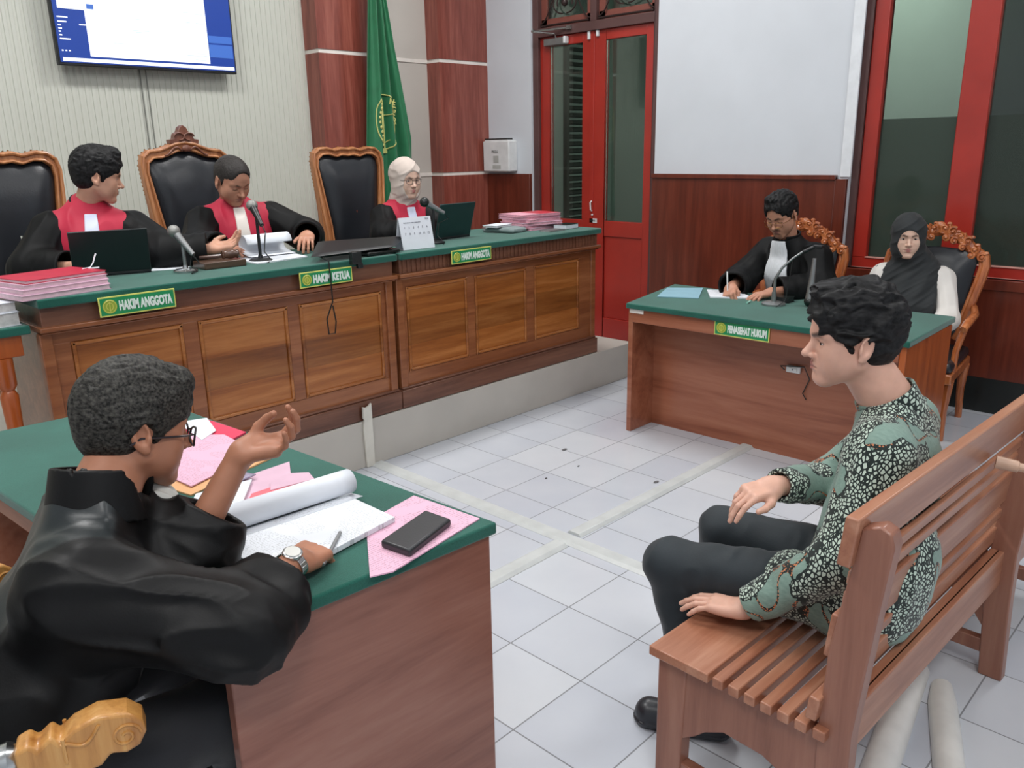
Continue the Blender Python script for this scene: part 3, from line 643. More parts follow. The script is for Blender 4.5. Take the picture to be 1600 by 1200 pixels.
def brow_attr(L, p):
    X = L.copy(); X[:, 0] = np.abs(X[:, 0]); t = p.get('brow', 1.0)
    d = np.minimum(cap(X, (0.012, 0.089, 0.0175), (0.030, 0.084, 0.0225), 0.0042 * t, 0.0042 * t), cap(X, (0.030, 0.084, 0.0225), (0.048, 0.070, 0.0165), 0.0040 * t, 0.0018)); r = gaussb(d, 0.0025) * 0.85
    # lash line / mouth line / nostrils
    r = np.maximum(r, 0.8 * gaussb(cap(X, (0.020, 0.083, p.get('lash', 0.0)), (0.043, 0.076, p.get('lash', 0.0) - 0.001), 0.0012), 0.0018) * p.get('lashk', 1.0))
    r = np.maximum(r, 0.55 * gaussb(cap(X, (0, 0.093, -0.0620), (0.022, 0.083, -0.0622), 0.0006), 0.0016))
    if p.get('stache'):
        m_ = gaussb(cap(X, (0.002, 0.095, -0.0490), (0.022, 0.083, -0.0545), 0.0050, 0.0035), 0.003); g_ = gaussb(ell(L, (0, 0.088, -0.092), (0.022, 0.016, 0.015)), 0.006)
        r = np.maximum(r, p['stache'] * np.maximum(m_, g_ * 0.8))
    return r
def skin_mat(name, c, lip, hair=srgb(30, 26, 26)):
    t = NT(name); t.set(0.48, 0, 0.4); t.b.inputs['Subsurface Weight'].default_value = 0.12; t.b.inputs['Subsurface Radius'].default_value = (0.01, 0.004, 0.002)
    nz = t.n('ShaderNodeTexNoise', i_Scale=22.0, i_Detail=3.0); t.l(t.coord(), nz.inputs['Vector'])
    base = t.ramp(nz.outputs[0], [(0.3, tuple(x * 0.9 for x in c[:3]) + (1,)), (0.7, tuple(min(1, x * 1.08) for x in c[:3]) + (1,))])
    a = t.n('ShaderNodeAttribute', attribute_name='lip'); b = t.n('ShaderNodeAttribute', attribute_name='brow')
    t.col(t.mix(b.outputs['Fac'], t.mix(a.outputs['Fac'], base, lip), hair)); n2 = t.n('ShaderNodeTexNoise', i_Scale=350.0, i_Detail=2.0); t.l(t.coord(), n2.inputs['Vector']); t.bump(n2.outputs[0], 0.12, 0.001)
    return t.m
def hair_mat(name, c1, c2, scale=(120, 40, 120)):
    t = NT(name); t.set(0.55, 0, 0.22); nz = t.n('ShaderNodeTexNoise', i_Scale=1.0, i_Detail=4.0); t.l(t.coord(scale), nz.inputs['Vector'])
    t.col(t.ramp(nz.outputs[0], [(0.35, c1), (0.7, c2)])); t.bump(nz.outputs[0], 0.4, 0.003); return t.m
M['eyewhite'] = plain('eye white', srgb(222, 214, 206), 0.2, var=0.01); M['iris'] = plain('dark brown iris', srgb(34, 22, 18), 0.1)
def eyes(hd, p, parent):
    if p.get('eye', 0.5) <= 0: return
    o, R = hd; g = p.get('gaze', (0, 0)); gy, gp = map(math.radians, g)
    for s in (-1, 1):
        c = toworld((s * 0.031, 0.0675, 0.000), o, R); dl = np.array([math.sin(gy) * math.cos(gp), math.cos(gy) * math.cos(gp), math.sin(gp)]); dw = Vector((np.asarray(R, dtype=float) @ dl).tolist())
        k = MB(); n = 16; a = dw.orthogonal().normalized(); b = dw.cross(a); r = 0.0132; vs = []
        for i in range(13):
            ph = math.pi * i / 12
            for j in range(n): q = 2 * math.pi * j / n; vs.append(Vector(c.tolist()) + dw * (math.cos(ph) * r) + a * (math.sin(ph) * math.cos(q) * r) + b * (math.sin(ph) * math.sin(q) * r))
        for i in range(12): k.add([], [], 0); 
        k.v = [tuple(v) for v in vs]
        for i in range(12):
            for j in range(n): k.f.append((i * n + j, (i + 1) * n + j, (i + 1) * n + (j + 1) % n, i * n + (j + 1) % n)); k.mi.append(1 if i < 2 else 0)
        k.build('eye', [M['eyewhite'], M['iris']], parent, smooth=True, angle=180)
# ---------------------------------------------------------------- hand
def hand_frame(wrist, direction, back):
    y = nrm(direction); z = np.asarray(back, dtype=float); z = nrm(z - y * z.dot(y)); x = np.cross(y, z); return (np.asarray(wrist, dtype=float), np.stack([x, y, z], 1))
def hand_field(L, side, pose):
    """side -1: right hand (thumb at -x when the back is +z), +1: left hand; pose: curls [(a1,a2,a3)]*4 index..pinky, thumb pts, spread"""
    s = -side   # index finger side
    sc = pose.get('scale', 1.0); Q = L / sc; d = rbox(Q, (0, 0.050, -0.002), (0.038, 0.046, 0.0135), 0.0125)
    d = smin(d, ell(Q, (0, 0.012, 0), (0.030, 0.030, 0.0185)), 0.015)
    d = smin(d, ell(Q, (side * 0.022, 0.035, -0.010), (0.016, 0.030, 0.013)), 0.012); d = smin(d, ell(Q, (-side * 0.022, 0.045, -0.008), (0.013, 0.032, 0.011)), 0.012)
    bx_ = [0.0295, 0.010, -0.0095, -0.028]; by_ = [0.088, 0.092, 0.088, 0.080]; ln = [(0.042, 0.025, 0.019), (0.046, 0.029, 0.020), (0.043, 0.027, 0.019), (0.034, 0.020, 0.017)]; rr = [0.0086, 0.0088, 0.0083, 0.0074]
    for i in range(4):
        a = pose['curl'][i]; sp = pose.get('spread', (0.10, 0.03, -0.04, -0.12))[i]; p0 = np.array([side * bx_[i], by_[i], 0.0]); th_ = 0.0; pts = [p0 - np.array([0, 0.02, 0])] + [p0]; rs = [rr[i] * 1.0, rr[i] * 1.04]
        for j in range(3):
            th_ += math.radians(a[j]); dr = np.array([side * math.sin(sp) * math.cos(th_), math.cos(sp) * math.cos(th_), -math.sin(th_)]); p0 = p0 + dr * ln[i][j]; pts.append(p0); rs.append(rr[i] * (0.98, 0.9, 0.78)[j])
        f = chain(Q, pts, rs, 0.003); d = smin(d, f, 0.007)
    tp = pose.get('thumb', [(0.026, 0.022, -0.008), (0.048, 0.050, -0.016), (0.058, 0.078, -0.020), (0.060, 0.102, -0.020)])
    d = smin(d, chain(Q, [(side * t[0], t[1], t[2]) for t in tp], [0.0135, 0.0120, 0.0098, 0.0078], 0.004), 0.010)
    return d * sc
FLAT = dict(curl=[(8, 10, 6)] * 4); RELAX = dict(curl=[(18, 28, 15), (22, 32, 18), (26, 34, 20), (30, 36, 20)])
FISTPEN = dict(curl=[(55, 60, 30), (60, 70, 40), (70, 80, 40), (75, 80, 40)], thumb=[(0.026, 0.022, -0.010), (0.040, 0.046, -0.024), (0.034, 0.066, -0.036), (0.022, 0.078, -0.042)])
# ---------------------------------------------------------------- hair
def hair_field(L, p):
    w_ = p.get('wide', 1.0); t = p.get('hairt', 0.012); sd = p.get('side', 0.35); X = L.copy(); X[:, 0] = np.abs(X[:, 0])
    d = ell(L, (0, -0.014, 0.034), (0.0775 * w_ + t * sd, 0.0955 + t * 0.55, 0.0875 + t * 0.75))
    top = ell(L, (0, 0.004, 0.066), (0.058 * w_ + t * 0.55, 0.076 + t * 0.55, 0.044 + t * 1.15)); d = smin(d, top, 0.025)
    d = smin(d, ell(L, (0, 0.030, 0.052), (0.058 * w_ + t * 0.4, 0.050 + t * 0.45, 0.042 + t * 1.1)), 0.02)
    d = smin(d, ell(L, (0, -0.044, -0.026), (0.058 * w_ + 0.003, 0.050 + 0.004 + t * 0.1, 0.046)), 0.025)   # nape
    if p.get('burn', 1): d = smin(d, cap(X, (0.0735 * w_, 0.016, 0.012), (0.0715 * w_, 0.017, -0.010), 0.0050, 0.0022), 0.008)
    for q in p.get('fringe', []): d = smin(d, ell(L, q[0], q[1]), 0.012)
    d = smax(d, -ell(L, (0, 0.125, -0.020 + p.get('hl', 0.0)), (0.066 * w_, 0.072, 0.078)), 0.006)
    d = smax(d, -ell(X, (0.055 * w_, 0.082, -0.035), (0.040, 0.058, 0.062)), 0.006)
    d = smax(d, -ell(X, (0.086 * w_, -0.003, -0.014), (0.022, 0.023, 0.036)), 0.005)
    if p.get('recede'): d = smax(d, -ell(X, (0.045, 0.085, 0.085), (0.035, 0.045, 0.045)), 0.01)
    f = p.get('hairf', (55, 28, 40)); a = p.get('haira', 0.004); amp = a * np.clip((L[:, 2] + 0.055) / 0.10, 0.12, 1)
    W = L + 0.014 * np.stack([noise(L, 26), noise(L + 3, 26), noise(L + 7, 26)], 1)
    # combed locks: ridges running backwards over the crown
    cmb = noise(np.stack([W[:, 0] * f[0] * 1.6 + W[:, 1] * 14, W[:, 1] * f[1] * 0.6, W[:, 2] * f[2] * 0.9], 1))
    d = d - amp * (1 - 2 * np.abs(cmb)) - amp * 0.5 * noise(W, tuple(2.6 * v for v in f))
    return d
def fabric(name, c, rough=0.6, sheen=0.4, var=0.15, bump=0.15):
    return plain(name, c, rough, 0, var, 9, bump, sheen, 0, 260)
def V3(p): return np.asarray(p, dtype=np.float64)
# ================================================================ FURNITURE
def felt_top(parent, pts, z0, z1, skirt=0.0):
    k = MB(); k.prism(pts, z0, z1); return k.build('felt_top', M['felt'], parent, bevel=0.006, seg=3)
def judge_desk(x0, x1, panels, label, loc):
    t = thing('judges_desk', label, 'desk', loc, 'judges\' bench desks')
    felt_top(t, [(x0, 0.128), (x1, 0.128), (x1, 0.78), (x0, 0.78)], 1.048, 1.082)
    k = MB(); k.box(x0 + 0.01, 0.16, 0.955, x1 - 0.01, 0.76, 1.048); k.build('apron', M['teakdark'], t, bevel=0.003)
    k = MB(); k.box(x0 - 0.004, 0.135, 0.955, x1 + 0.004, 0.76, 0.975); k.box(x0 + 0.004, 0.148, 0.945, x1 - 0.004, 0.76, 0.955); k.build('moulding', M['teak'], t, bevel=0.006, seg=3)
    # carcass: framed front, ends
    k = MB(); k.box(x0 + 0.03, 0.21, 0.25, x1 - 0.03, 0.74, 0.95)
    k.box(x0 + 0.02, 0.192, 0.895, x1 - 0.02, 0.215, 0.95); k.box(x0 + 0.02, 0.192, 0.36, x1 - 0.02, 0.215, 0.44)
    xs = [x0 + 0.02] + [v for p in panels for v in p] + [x1 - 0.02]
    for i in range(0, len(xs), 2): k.box(xs[i], 0.192, 0.43, xs[i + 1], 0.215, 0.90)
    k.build('frame', M['teak'], t, bevel=0.004)
    for a, b in panels:
        k = MB(); k.box(a, 0.196, 0.44, b, 0.212, 0.895)
        for e0, e1, e2, e3 in ((a, 0.44, b, 0.455), (a, 0.88, b, 0.895), (a, 0.44, a + 0.015, 0.895), (b - 0.015, 0.44, b, 0.895)): k.box(e0, 0.186, e1, e2, 0.2, e3)
        k.box(a + 0.03, 0.19, 0.47, b - 0.03, 0.2, 0.865) if False else None
        k.build('panel', M['teakpanel'], t, bevel=0.004, seg=2)
    for xa, xb in ((x0 + 0.0, x0 + 0.045), (x1 - 0.045, x1 - 0.0)):
        MB().box(xa, 0.178, 0.36, xb, 0.22, 0.945).build('pilaster', M['teak'], t, bevel=0.004)
    k = MB(); k.box(x0 - 0.01, 0.162, 0.252, x1 + 0.01, 0.76, 0.352); k.box(x0 + 0.0, 0.17, 0.352, x1 - 0.0, 0.75, 0.365); k.build('plinth', M['teakdark'], t, bevel=0.005)
    return t
jd1 = judge_desk(-1.675, -0.012, [(-1.565, -1.125), (-1.055, -0.625), (-0.560, -0.085)], 'long teak judges\' desk with green felt top, nearer half on the left', (-0.84, 0.45, 0.25))
jd2 = judge_desk(0.012, 1.665, [(0.082, 0.515), (0.580, 1.005), (1.080, 1.505)], 'teak judges\' desk with green felt top, right half ending near the red door', (0.84, 0.45, 0.25))
# apron ribs on the right desk
k = MB()
for i in range(52): k.box(0.04 + i * 0.031, 0.155, 0.978, 0.04 + i * 0.031 + 0.014, 0.163, 1.046)
k.build('apron_ribs', M['teakdark'], jd2)
def crest(o, c, r, right, up, parent):
    R = Vector(right); U = Vector(up); N = R.cross(U); C0 = Vector(c)
    k = MB(); k.lathe(C0, [(r, 0), (r, 0.001)], 24, axis=N)
    k.tube([C0 + N * 0.0014 + R * (math.cos(a) * r * 0.86) + U * (math.sin(a) * r * 0.86) for a in [i * 0.262 for i in range(25)]], 0.0012, 5, 1)
    k.tube([C0 + N * 0.0014 + R * (math.cos(a) * r * 0.45) + U * (math.sin(a) * r * 0.5) for a in [i * 0.4 for i in range(17)]], 0.0014, 5, 1)
    k.tube([C0 + N * 0.0016 + U * (r * q) for q in (-0.7, 0, 0.7)], 0.0014, 5, 1)
    return k.build('crest', [M['crest'], M['signyellow']], parent)
def name_sign(label, x0, z0, wd, hg, y, body, axis='x', size=0.05, tilt=0.0):
    """plate hung on a desk front; axis x: front faces -Y, axis y: front faces -X"""
    if axis == 'x': O = Vector((x0, y, z0)); R = Vector((1, 0, 0)); N = Vector((0, -1, 0))
    else: O = Vector((y, x0, z0)); R = Vector((0, -1, 0)); N = Vector((-1, 0, 0))
    U = Vector((0, 0, 1))
    def quad(k, a, b, c, d, n0, n1, mi=0):
        k.extr([O + R * a + U * b + N * n0, O + R * c + U * b + N * n0, O + R * c + U * d + N * n0, O + R * a + U * d + N * n0], N * (n1 - n0), mi)
    t = thing('name_sign', label, 'sign', O, 'green name signs on the desks')
    k = MB(); quad(k, 0, 0, wd, hg, 0, 0.004); k.build('border_plate', M['signyellow'], t, bevel=0.001)
    k = MB(); e = 0.0055; quad(k, e, e, wd - e, hg - e, 0.0035, 0.0048); k.build('green_panel', M['signgreen'], t)
    crest(None, O + R * (hg * 0.52) + U * (hg / 2) + N * 0.005, hg * 0.36, R, U, t)
    tx = text_mesh('sign_text', body, size, M['signwhite'], O + R * (hg * 0.98) + U * (hg * 0.5 - size * 0.36) + N * 0.0055, R, U, t, bold=size * 0.055)
    # fit the words to the space that is left
    vs = [v.co.dot(R) for v in tx.data.vertices]; x_a, x_b = min(vs), max(vs); s = (wd - hg * 0.98 - 0.014) / (x_b - x_a); base = O.dot(R) + hg * 0.98
    for v in tx.data.vertices: v.co += R * ((base + (v.co.dot(R) - x_a) * s) - v.co.dot(R))
    return t
name_sign('green sign reading HAKIM ANGGOTA below the leftmost judge', -1.468, 0.985, 0.30, 0.077, 0.126, 'HAKIM ANGGOTA')
name_sign('green sign reading HAKIM KETUA below the dark tilted monitor', -0.585, 0.982, 0.29, 0.072, 0.126, 'HAKIM KETUA')
name_sign('green sign reading HAKIM ANGGOTA below the judge in a beige headscarf', 0.350, 0.990, 0.30, 0.073, 0.126, 'HAKIM ANGGOTA')
# ---- side table at the far left on the dais
st = thing('side_table', 'green-topped table with carved orange leg at the left edge, beside the judges\' desk', 'table', (-2.2, 0.4, 0.25))
felt_top(st, [(-2.9, 0.17), (-1.70, 0.17), (-1.70, 0.75), (-2.9, 0.75)], 0.955, 0.988)
k = MB(); k.box(-2.88, 0.19, 0.875, -1.73, 0.73, 0.955); k.build('apron', M['mahogside'], st, bevel=0.003)
for x, y in ((-1.80, 0.215), (-1.80, 0.70), (-2.84, 0.70), (-2.84, 0.215)):
    k = MB(); k.lathe((x, y, 0.25), [(0.035, 0), (0.035, 0.05), (0.022, 0.07), (0.026, 0.3), (0.032, 0.48), (0.022, 0.50), (0.034, 0.52), (0.034, 0.625)], 16); k.build('leg', M['mahogside'], st, smooth=True)
# ---- lawyer desk
t = thing('counsel_desk', 'red-brown desk with green felt top in front of the seated lawyer and woman', 'desk', (1.4, -1.25, 0))
felt_top(t, [(1.063, -2.017), (1.76, -1.995), (1.78, -0.36), (1.058, -0.515)], 0.722, 0.752)
k = MB(); k.box(1.085, -2.0, 0, 1.70, -1.972, 0.722); k.build('side_panel', M['mahogside'], t, bevel=0.003)
k = MB(); k.box(1.085, -0.545, 0, 1.76, -0.515, 0.722); k.build('side_panel', M['mahog'], t, bevel=0.003)
k = MB(); k.box(1.08, -1.972, 0.645, 1.105, -0.545, 0.722); k.build('apron', M['mahog'], t, bevel=0.003)
k = MB(); k.box(1.30, -1.972, 0, 1.32, -0.545, 0.722); k.build('modesty_panel', M['mahog'], t)
k = MB(); k.box(1.075, -0.62, 0.698, 1.083, -0.53, 0.722); k.build('tape', M['stripe'], t)
k = MB(); k.box(1.292, -1.0, 0.55, 1.30, -0.99, 0.555); 
name_sign('green sign reading PENASEHAT HUKUM on the red-brown desk', -1.062, 0.650, 0.303, 0.078, 1.078, 'PENASEHAT HUKUM', 'y')
k = MB(); k.box(1.282, -1.44, 0.46, 1.30, -1.365, 0.495); k.box(1.276, -1.425, 0.47, 1.283, -1.38, 0.486)
so = k.build('power_socket', M['whiteplastic'], bevel=0.003); tag(so, 'small white power socket on the front of the lawyer desk', 'socket')
k = MB(); k.ball((1.28, -1.402, 0.478), 0.006, 8); k.tube([(1.28, -1.36, 0.47), (1.27, -1.34, 0.49), (1.285, -1.46, 0.5), (1.29, -1.49, 0.44), (1.29, -1.46, 0.36), (1.292, -1.48, 0.33)], 0.003, 6); k.build('cord', M['black'], so, smooth=True)
# ---- prosecutor desk (slightly turned)
th = math.radians(-3.6)
def PD(u, v, z=0):   # u across the depth, v along the length; origin at the near right corner
    c, s = math.cos(th), math.sin(th); return (-1.394 + (-u) * c + v * s, -1.954 + u * -s * -1 * -1 + v * c, z) if False else (-1.394 - u * c + v * s, -1.954 - u * s + v * c, z)
t = thing('prosecutor_desk', 'green-topped brown desk in the foreground where the grey-haired man reads', 'desk', PD(0.33, 0.8))
pt = [PD(0, 0), PD(0, 1.60), PD(0.66, 1.60), PD(0.66, 0)]
felt_top(t, [(p[0], p[1]) for p in pt], 0.732, 0.762)
def pbox(u0, v0, z0, u1, v1, z1): 
    q = [PD(u0, v0), PD(u0, v1), PD(u1, v1), PD(u1, v0)]; return MB().prism([(p[0], p[1]) for p in q], z0, z1)
pbox(0.012, 0.012, 0, 0.64, 0.037, 0.732).build('side_panel', wood('brown near panel', srgb(112, 64, 50), srgb(142, 92, 76), srgb(158, 112, 96), 'X', 0.45, 0.5), t, bevel=0.003)
pbox(0.012, 1.563, 0, 0.64, 1.588, 0.732).build('side_panel', M['mahog'], t, bevel=0.003)
pbox(0.015, 0.037, 0.1, 0.035, 1.563, 0.732).build('front_panel', M['mahog'], t)
pbox(0.60, 0.037, 0.64, 0.62, 1.563, 0.732).build('apron', M['mahog'], t)
# ---------------------------------------------------------------- benches
def bench(x0, x1, yr, label, posts, rz):
    """yr: rear y of the posts; seat towards +y. built about the origin, then placed"""
    t = thing('court_bench', label, 'bench', (0, 0, 0), 'slatted wooden benches')
    yf = 0.50
    for i in range(10):
        w_, g = (0.165, 0.0) if i == 0 else (0.026, 0)
        if i == 0: a, b = yf - 0.165, yf
        else: b = yf - 0.165 - 0.012 - (i - 1) * 0.040; a = b - 0.027
        if a < 0.03: break
        MB().box(x0, a, 0.395, x1, b, 0.42).build('seat_slat', M['benchwood'], t, bevel=0.003)
    k = MB(); k.box(x0 + 0.03, yf - 0.06, 0.31, x1, yf - 0.035, 0.395); k.build('front_apron', M['benchwood'], t, bevel=0.003)
    k = MB(); k.box(x0 + 0.03, 0.045, 0.31, x1, 0.065, 0.42); k.build('rear_apron', M['benchwood'], t, bevel=0.003)
    for n, xp in enumerate(posts):
        # shaped rear post, leaning back above the seat
        w2 = 0.042; pr = [(0.065, 0.0), (-0.0, 0.0), (0.01, 0.25), (0.012, 0.42), (-0.012, 0.70), (-0.028, 0.86), (-0.020, 0.885), (0.0, 0.895), (0.035, 0.88), (0.075, 0.60), (0.082, 0.42), (0.080, 0.25)]
        MB().extr([(xp, y, z) for y, z in pr], (w2, 0, 0)).build('rear_post', M['benchend'], t, bevel=0.004)
        MB().extr([(xp, y, z) for y, z in [(yf - 0.085, 0.0), (yf - 0.015, 0.0), (yf - 0.015, 0.395), (yf - 0.095, 0.395)]], (w2, 0, 0)).build('front_leg', M['benchend'], t, bevel=0.004)
        arch = [(0.075, 0.395), (0.075, 0.16), (0.13, 0.235), (0.20, 0.265), (0.30, 0.268), (0.35, 0.24), (0.375, 0.215), (yf - 0.085, 0.185), (yf - 0.085, 0.395)]
        MB().extr([(xp + 0.004, y, z) for y, z in arch], (w2 - 0.008, 0, 0)).build('side_apron', M['benchend'], t, bevel=0.003)
        MB().box(xp + 0.006, 0.06, 0.07, xp + w2 - 0.006, yf - 0.05, 0.115).build('stretcher', M['benchend'], t, bevel=0.003)
    def rail(n, z0, z1, y0, d, xa=0.0):
        sl = 0.045 / 0.45
        MB().extr([(x0 + xa, y0 - (z0 - 0.42) * sl, z0), (x0 + xa, y0 - (z1 - 0.42) * sl, z1), (x0 + xa, y0 + d - (z1 - 0.42) * sl, z1), (x0 + xa, y0 + d - (z0 - 0.42) * sl, z0)], (x1 - x0 - xa, 0, 0)).build(n, M['benchwood'], t, bevel=0.004)
    rail('top_rail', 0.800, 0.905, 0.080, 0.028); rail('back_slat', 0.745, 0.775, 0.080, 0.016, 0.04); rail('back_slat', 0.70, 0.728, 0.080, 0.016, 0.04)
    rail('middle_rail', 0.575, 0.675, 0.080, 0.026, 0.03); rail('back_slat', 0.52, 0.55, 0.080, 0.016, 0.04); rail('lower_rail', 0.435, 0.49, 0.080, 0.024)
    return t
b1 = bench(-0.02, 1.70, 0, 'brown slatted bench with a man in a patterned shirt sitting on it', [0.0, 1.085, 1.65], 0)
b1.location = (-1.13, -2.70, 0); b1.rotation_euler = (0, 0, math.radians(-2.2))
# ================================================================ CHAIRS
def outline_judge(crest):
    pts = [(-0.195, 0.70), (-0.235, 1.10), (-0.262, 1.42), (-0.268, 1.53), (-0.255, 1.585), (-0.215, 1.615), (-0.16, 1.62)]
    top = [(-0.10, 1.605), (-0.05, 1.618), (0, 1.612), (0.05, 1.618), (0.10, 1.605)] if not crest else [(-0.12, 1.632), (-0.06, 1.655), (0, 1.665), (0.06, 1.655), (0.12, 1.632)]
    return pts + top + [(-x, z) for x, z in reversed(pts)]
def judge_chair(label, X, Y, rz, crest=False):
    t = thing('judge_chair', label, 'chair', (0, 0, 0), 'high-backed judges\' chairs')
    o = outline_judge(crest); n = len(o); cx, cz = 0, 1.2; lean = lambda z: (z - 0.70) * 0.10
    def ins(p, d): 
        x, z = p; vx, vz = cx - x, cz - z; L = math.hypot(vx, vz); return (x + vx / L * d, max(z + vz / L * d, 0.72))
    k = MB(); inner = [ins(p, 0.058) for p in o]
    for i in range(n - 1):
        a, b, c, d = o[i], o[i + 1], inner[i + 1], inner[i]
        f = [(p[0], lean(p[1]) - 0.0, p[1]) for p in (a, b, c, d)]; k.extr(f, (0, 0.05, 0))
    k.box(-0.20, 0.0, 0.68, 0.20, 0.05, 0.735); k.build('back_frame', M['chairwood'], t, bevel=0.010, seg=3)
    # raised bead along the frame
    k = MB(); mid = [((o[i][0] * 0.8 + inner[i][0] * 0.2), (o[i][1] * 0.8 + inner[i][1] * 0.2)) for i in range(n)]
    k.tube([(x, lean(z) - 0.004, z) for x, z in mid], 0.010, 8); m2 = [((o[i][0] * 0.15 + inner[i][0] * 0.85), (o[i][1] * 0.15 + inner[i][1] * 0.85)) for i in range(n)]; k.tube([(x, lean(z) - 0.004, z) for x, z in m2], 0.007, 8)
    k.build('frame_moulding', M['chairwood'], t, smooth=True)
    # leather pad
    k = MB(); rings = [1.0, 0.97, 0.9, 0.75, 0.5, 0.25, 0.02]; vs = []; N = len(inner)
    for r_ in rings:
        for p in inner: x, z = cx + (p[0] - cx) * r_, cz + (p[1] - cz) * r_; vs.append((x, lean(z) + 0.02 - 0.050 * (1 - r_ ** 5), z))
    fs = [(i * N + j, i * N + (j + 1) % N, (i + 1) * N + (j + 1) % N, (i + 1) * N + j) for i in range(len(rings) - 1) for j in range(N)]; k.add(vs, fs)
    k.build('leather_back', M['leather'], t, smooth=True, angle=120)
    k = MB(); L = [(p[0] * 0.99, p[1]) for p in o]
    for i in range(len(L) - 1):
        (x0, z0), (x1, z1) = L[i], L[i + 1]; d = math.hypot(x1 - x0, z1 - z0); q = max(1, int(d / 0.022))
        for s_ in range(q): k.ball((x0 + (x1 - x0) * s_ / q, lean(z0 + (z1 - z0) * s_ / q) + 0.046, z0 + (z1 - z0) * s_ / q), 0.006, 6)
    nl = k.build('brass_nails', M['brass'], t, smooth=True); nl['kind'] = 'stuff'
    k = MB(); k.box(-0.24, -0.48, 0.66, 0.24, 0.02, 0.72); k.build('seat', M['leather'], t, bevel=0.025, seg=3)
    k = MB(); k.box(-0.245, -0.48, 0.60, 0.245, 0.03, 0.66); k.build('seat_rail', M['chairwood'], t, bevel=0.006)
    for sx in (-1, 1):
        for y0 in (-0.45, 0.0): k = MB(); k.tube([(sx * 0.215, y0, 0.25), (sx * 0.215, y0, 0.62)], [0.018, 0.028], 10); k.build('leg', M['chairwood'], t, smooth=True)
        k = MB(); k.tube([(sx * 0.235, 0.02, 0.92), (sx * 0.265, -0.18, 0.90), (sx * 0.265, -0.34, 0.91), (sx * 0.265, -0.38, 0.88)], 0.020, 10); k.tube([(sx * 0.262, -0.33, 0.90), (sx * 0.245, -0.35, 0.66)], 0.018, 10); k.build('armrest', M['chairwood'], t, smooth=True)
    if crest:
        k = MB(); k.extr([(x, lean(1.66) - 0.012, z) for x, z in [(-0.085, 1.645), (-0.088, 1.668), (-0.060, 1.672), (-0.052, 1.70), (-0.030, 1.712), (-0.020, 1.735), (0, 1.748), (0.020, 1.735), (0.030, 1.712), (0.052, 1.70), (0.060, 1.672), (0.088, 1.668), (0.085, 1.645)]], (0, 0.045, 0))
        for sx in (-1, 1):
            k.tube([(sx * (0.02 + 0.11 * i / 12), lean(1.62) - 0.012, 1.605 + 0.022 * math.sin(i / 12 * 5)) for i in range(13)], 0.007, 6)
            k.tube([(sx * (0.03 + 0.03 * math.cos(i * 0.6)), lean(1.66) - 0.016, 1.685 + 0.02 * math.sin(i * 0.6)) for i in range(9)], 0.005, 6)
        k.ball((0, lean(1.6) - 0.016, 1.62), (0.03, 0.014, 0.02), 10); k.build('carved_crest', wood('dark carved crest', srgb(84, 46, 34), srgb(112, 68, 52), srgb(134, 88, 68), 'Z', 0.35, 1.5), t, bevel=0.003)
    t.location = (X, Y, 0); t.rotation_euler = (0, 0, math.radians(rz)); return t
judge_chair('tall black leather chair with honey wood frame, leftmost behind the judges\' desk', -1.315, 1.46, 4)
judge_chair('tallest black leather chair with dark carved crest behind the middle judge', -0.375, 1.47, 2, True)
judge_chair('tall black leather chair with wavy wooden top beside the green flag', 0.725, 1.46, -4)
